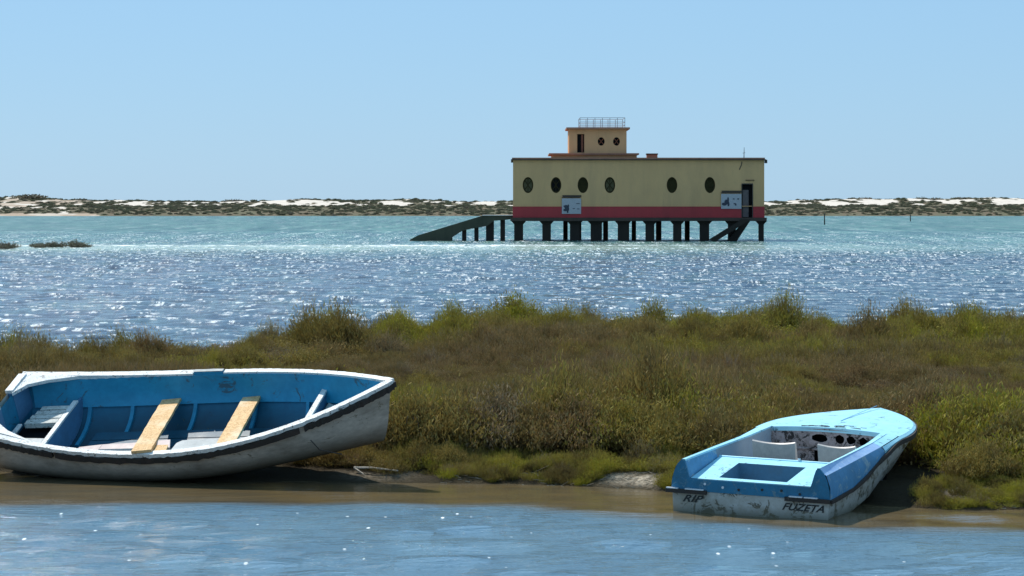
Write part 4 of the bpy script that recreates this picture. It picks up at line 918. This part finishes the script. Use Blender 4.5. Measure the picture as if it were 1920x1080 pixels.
# cockpit: floor, dash with gauge holes, seats
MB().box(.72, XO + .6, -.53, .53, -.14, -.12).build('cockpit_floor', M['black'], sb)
MB().box(.718, .728, -.55, .55, -.12, .185).build('cockpit_bulkhead', M['sb_liner'], sb)
def dpt(y, z): return (XO - .01 + (.34 - z) * .18, y, z)
YD = .565; ZD0, ZD1 = .165, .345
holes = [(.066, .272, .078, .040), (-.135, .270, .046, .044), (-.245, .268, .044, .040), (-.365, .262, .048, .044)]
bm = bmesh.new(); edges = []
def lp_(pts):
    v = [bm.verts.new(dpt(*p)) for p in pts]
    for i in range(len(v)): edges.append(bm.edges.new((v[i], v[(i + 1) % len(v)])))
lp_([(YD, ZD0), (YD - .01, ZD1 - .01), (0, ZD1 + .02), (-YD + .01, ZD1 - .01), (-YD, ZD0)])
for hi, (y, z, a, b) in enumerate(holes):
    n_ = 16 if hi < 3 else 5; gg = random.Random(hi); lp_([(y + a * math.cos(6.2832 * k / n_ + .4) * gg.uniform(.88, 1.08), z + b * math.sin(6.2832 * k / n_ + .4) * gg.uniform(.88, 1.08)) for k in range(n_)])
bmesh.ops.triangle_fill(bm, use_beauty=True, edges=edges); bm.verts.ensure_lookup_table()
m_ = MB(); m_.add([v.co[:] for v in bm.verts], [[v.index for v in f.verts] for f in bm.faces]); bm.free(); dash = m_.build('dashboard', M['dash'], sb)
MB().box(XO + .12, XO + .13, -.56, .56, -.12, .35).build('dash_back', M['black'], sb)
m_ = MB(); m_.tube([dpt(-.56, .168), dpt(0, .160), dpt(.56, .168)], .013, 6); m_.build('dash_edge', M['dash'], sb)
MB().box(XO + .03, XO + .045, -.545, -.14, -.12, .155).build('dash_panel', M['dash'], sb); MB().box(XO + .03, XO + .045, .13, .545, -.12, .155).build('dash_panel', M['dash'], sb)
for yc, wd in ((.245, .42), (-.365, .36)):
    n_ = 8; rows = []
    for i in range(n_ + 1):
        y = yc + wd / 2 - wd * i / n_; c = (2 * i / n_ - 1); cv = .045 * c * c; dip = .026 * (1 - c * c); x = 1.36 + cv * -1
        rows.append([(x - .02, y, -.02), (x - .085, y * 1.0, .312 - dip), (x - .070, y, .322 - dip), (x - .045, y, .314 - dip), (x + .045, y, -.02)])
    st_ = MB().loft(rows, True, True).build('seat_back', M['seat'], sb, True)
    MB().box(1.40, 1.76, yc - wd / 2, yc + wd / 2, -.03, .05).build('seat', M['seat'], sb, bevel=.015)
    MB().box(1.45, 1.70, yc - .1, yc + .1, -.12, -.031).build('seat_base', M['dash'], sb)
# hand painted lettering on the transom
def lettering(txt, y, z, size, w):
    cu = bpy.data.curves.new('lettering', 'FONT'); cu.body = txt; cu.size = size; cu.shear = .45; cu.space_character = 1.05; cu.extrude = .001; cu.offset = .002
    tmp = bpy.data.objects.new('lettering_tmp', cu); COL.objects.link(tmp)
    me = bpy.data.meshes.new_from_object(tmp.evaluated_get(bpy.context.evaluated_depsgraph_get())); bpy.data.objects.remove(tmp)
    co = np.array([v.co[:] for v in me.vertices]); k = w / (co[:, 0].max() - co[:, 0].min()); co[:, 0] *= k
    for v, c in zip(me.vertices, co): v.co = ((Vector((-.0125 - c[2], y - c[0], z + c[1])) + OFF) * SC)
    me.materials.clear(); me.materials.append(M['letter']); me.name = 'lettering'
    o = bpy.data.objects.new('lettering', me); COL.objects.link(o); o.parent = sb; return o
lettering('RIP', .64, -.098, .085, .20)
lettering('FUZETA', -.30, -.105, .085, .385)
OFF = Vector((0, 0, 0)); SC = 1.0

# ------------------------------------------------------------ driftwood and twigs at the water's edge
dw = MB(); p0, p1 = at(664, 893, 25.6), at(745, 903, 25.35); c0 = p0.lerp(p1, .5); c0.z = 0
q0 = Vector((sx(664, 25.75), 25.75, .115)) - c0; q1 = Vector((sx(746, 25.6), 25.6, .10)) - c0
dw.tube([q0, q0.lerp(q1, .4) + Vector((0, 0, .012)), q1], .014, 6, .008); dw.tube([q0, q0 + Vector((.1, -.12, -.05))], .010, 5, .005)
o = dw.build('driftwood', M['driftwood'], smooth=True); o.location = c0; tag(o, 'bleached driftwood branch on mud under the rowing boat bow', 'driftwood')

# twigs, shells and wrack left along the water's edge
g = np.random.default_rng(8); V = []; Fc = []
for i in range(1100):
    x = g.uniform(-6.2, 5.6); s0 = g.normal(.22, .16); y = float(shore_y(np.array(x))) + s0
    if in_boats(np.array(x), np.array(y), .25): continue
    z = float(ground_z(np.array(x), np.array(y))) + .004; a = g.normal(0, .5) + (3.14 if g.random() < .5 else 0); L = g.gamma(2, .018) + .012; w = g.uniform(.0015, .0045); tilt = abs(g.normal(0, .25)) * L
    d = np.array([math.cos(a), math.sin(a), 0]); n_ = np.array([-d[1], d[0], 0]); p = np.array([x, y, z]); q = p + d * L + np.array([0, 0, tilt]); b = len(V)
    V += [p - n_ * w, p + n_ * w, p + np.array([0, 0, w * 1.6]), q - n_ * w * .5, q + n_ * w * .5, q + np.array([0, 0, w])]
    Fc += [(b, b + 1, b + 4, b + 3), (b + 1, b + 2, b + 5, b + 4), (b + 2, b, b + 3, b + 5), (b, b + 2, b + 1), (b + 3, b + 4, b + 5)]
me = bpy.data.meshes.new('shore_debris'); me.from_pydata([tuple(v) for v in V], [], Fc); me.materials.append(M['wrack'])
o = bpy.data.objects.new('shore_debris', me); COL.objects.link(o); tag(o, 'pale twigs and shell bits strewn along the muddy water edge', 'debris', None, 'stuff')
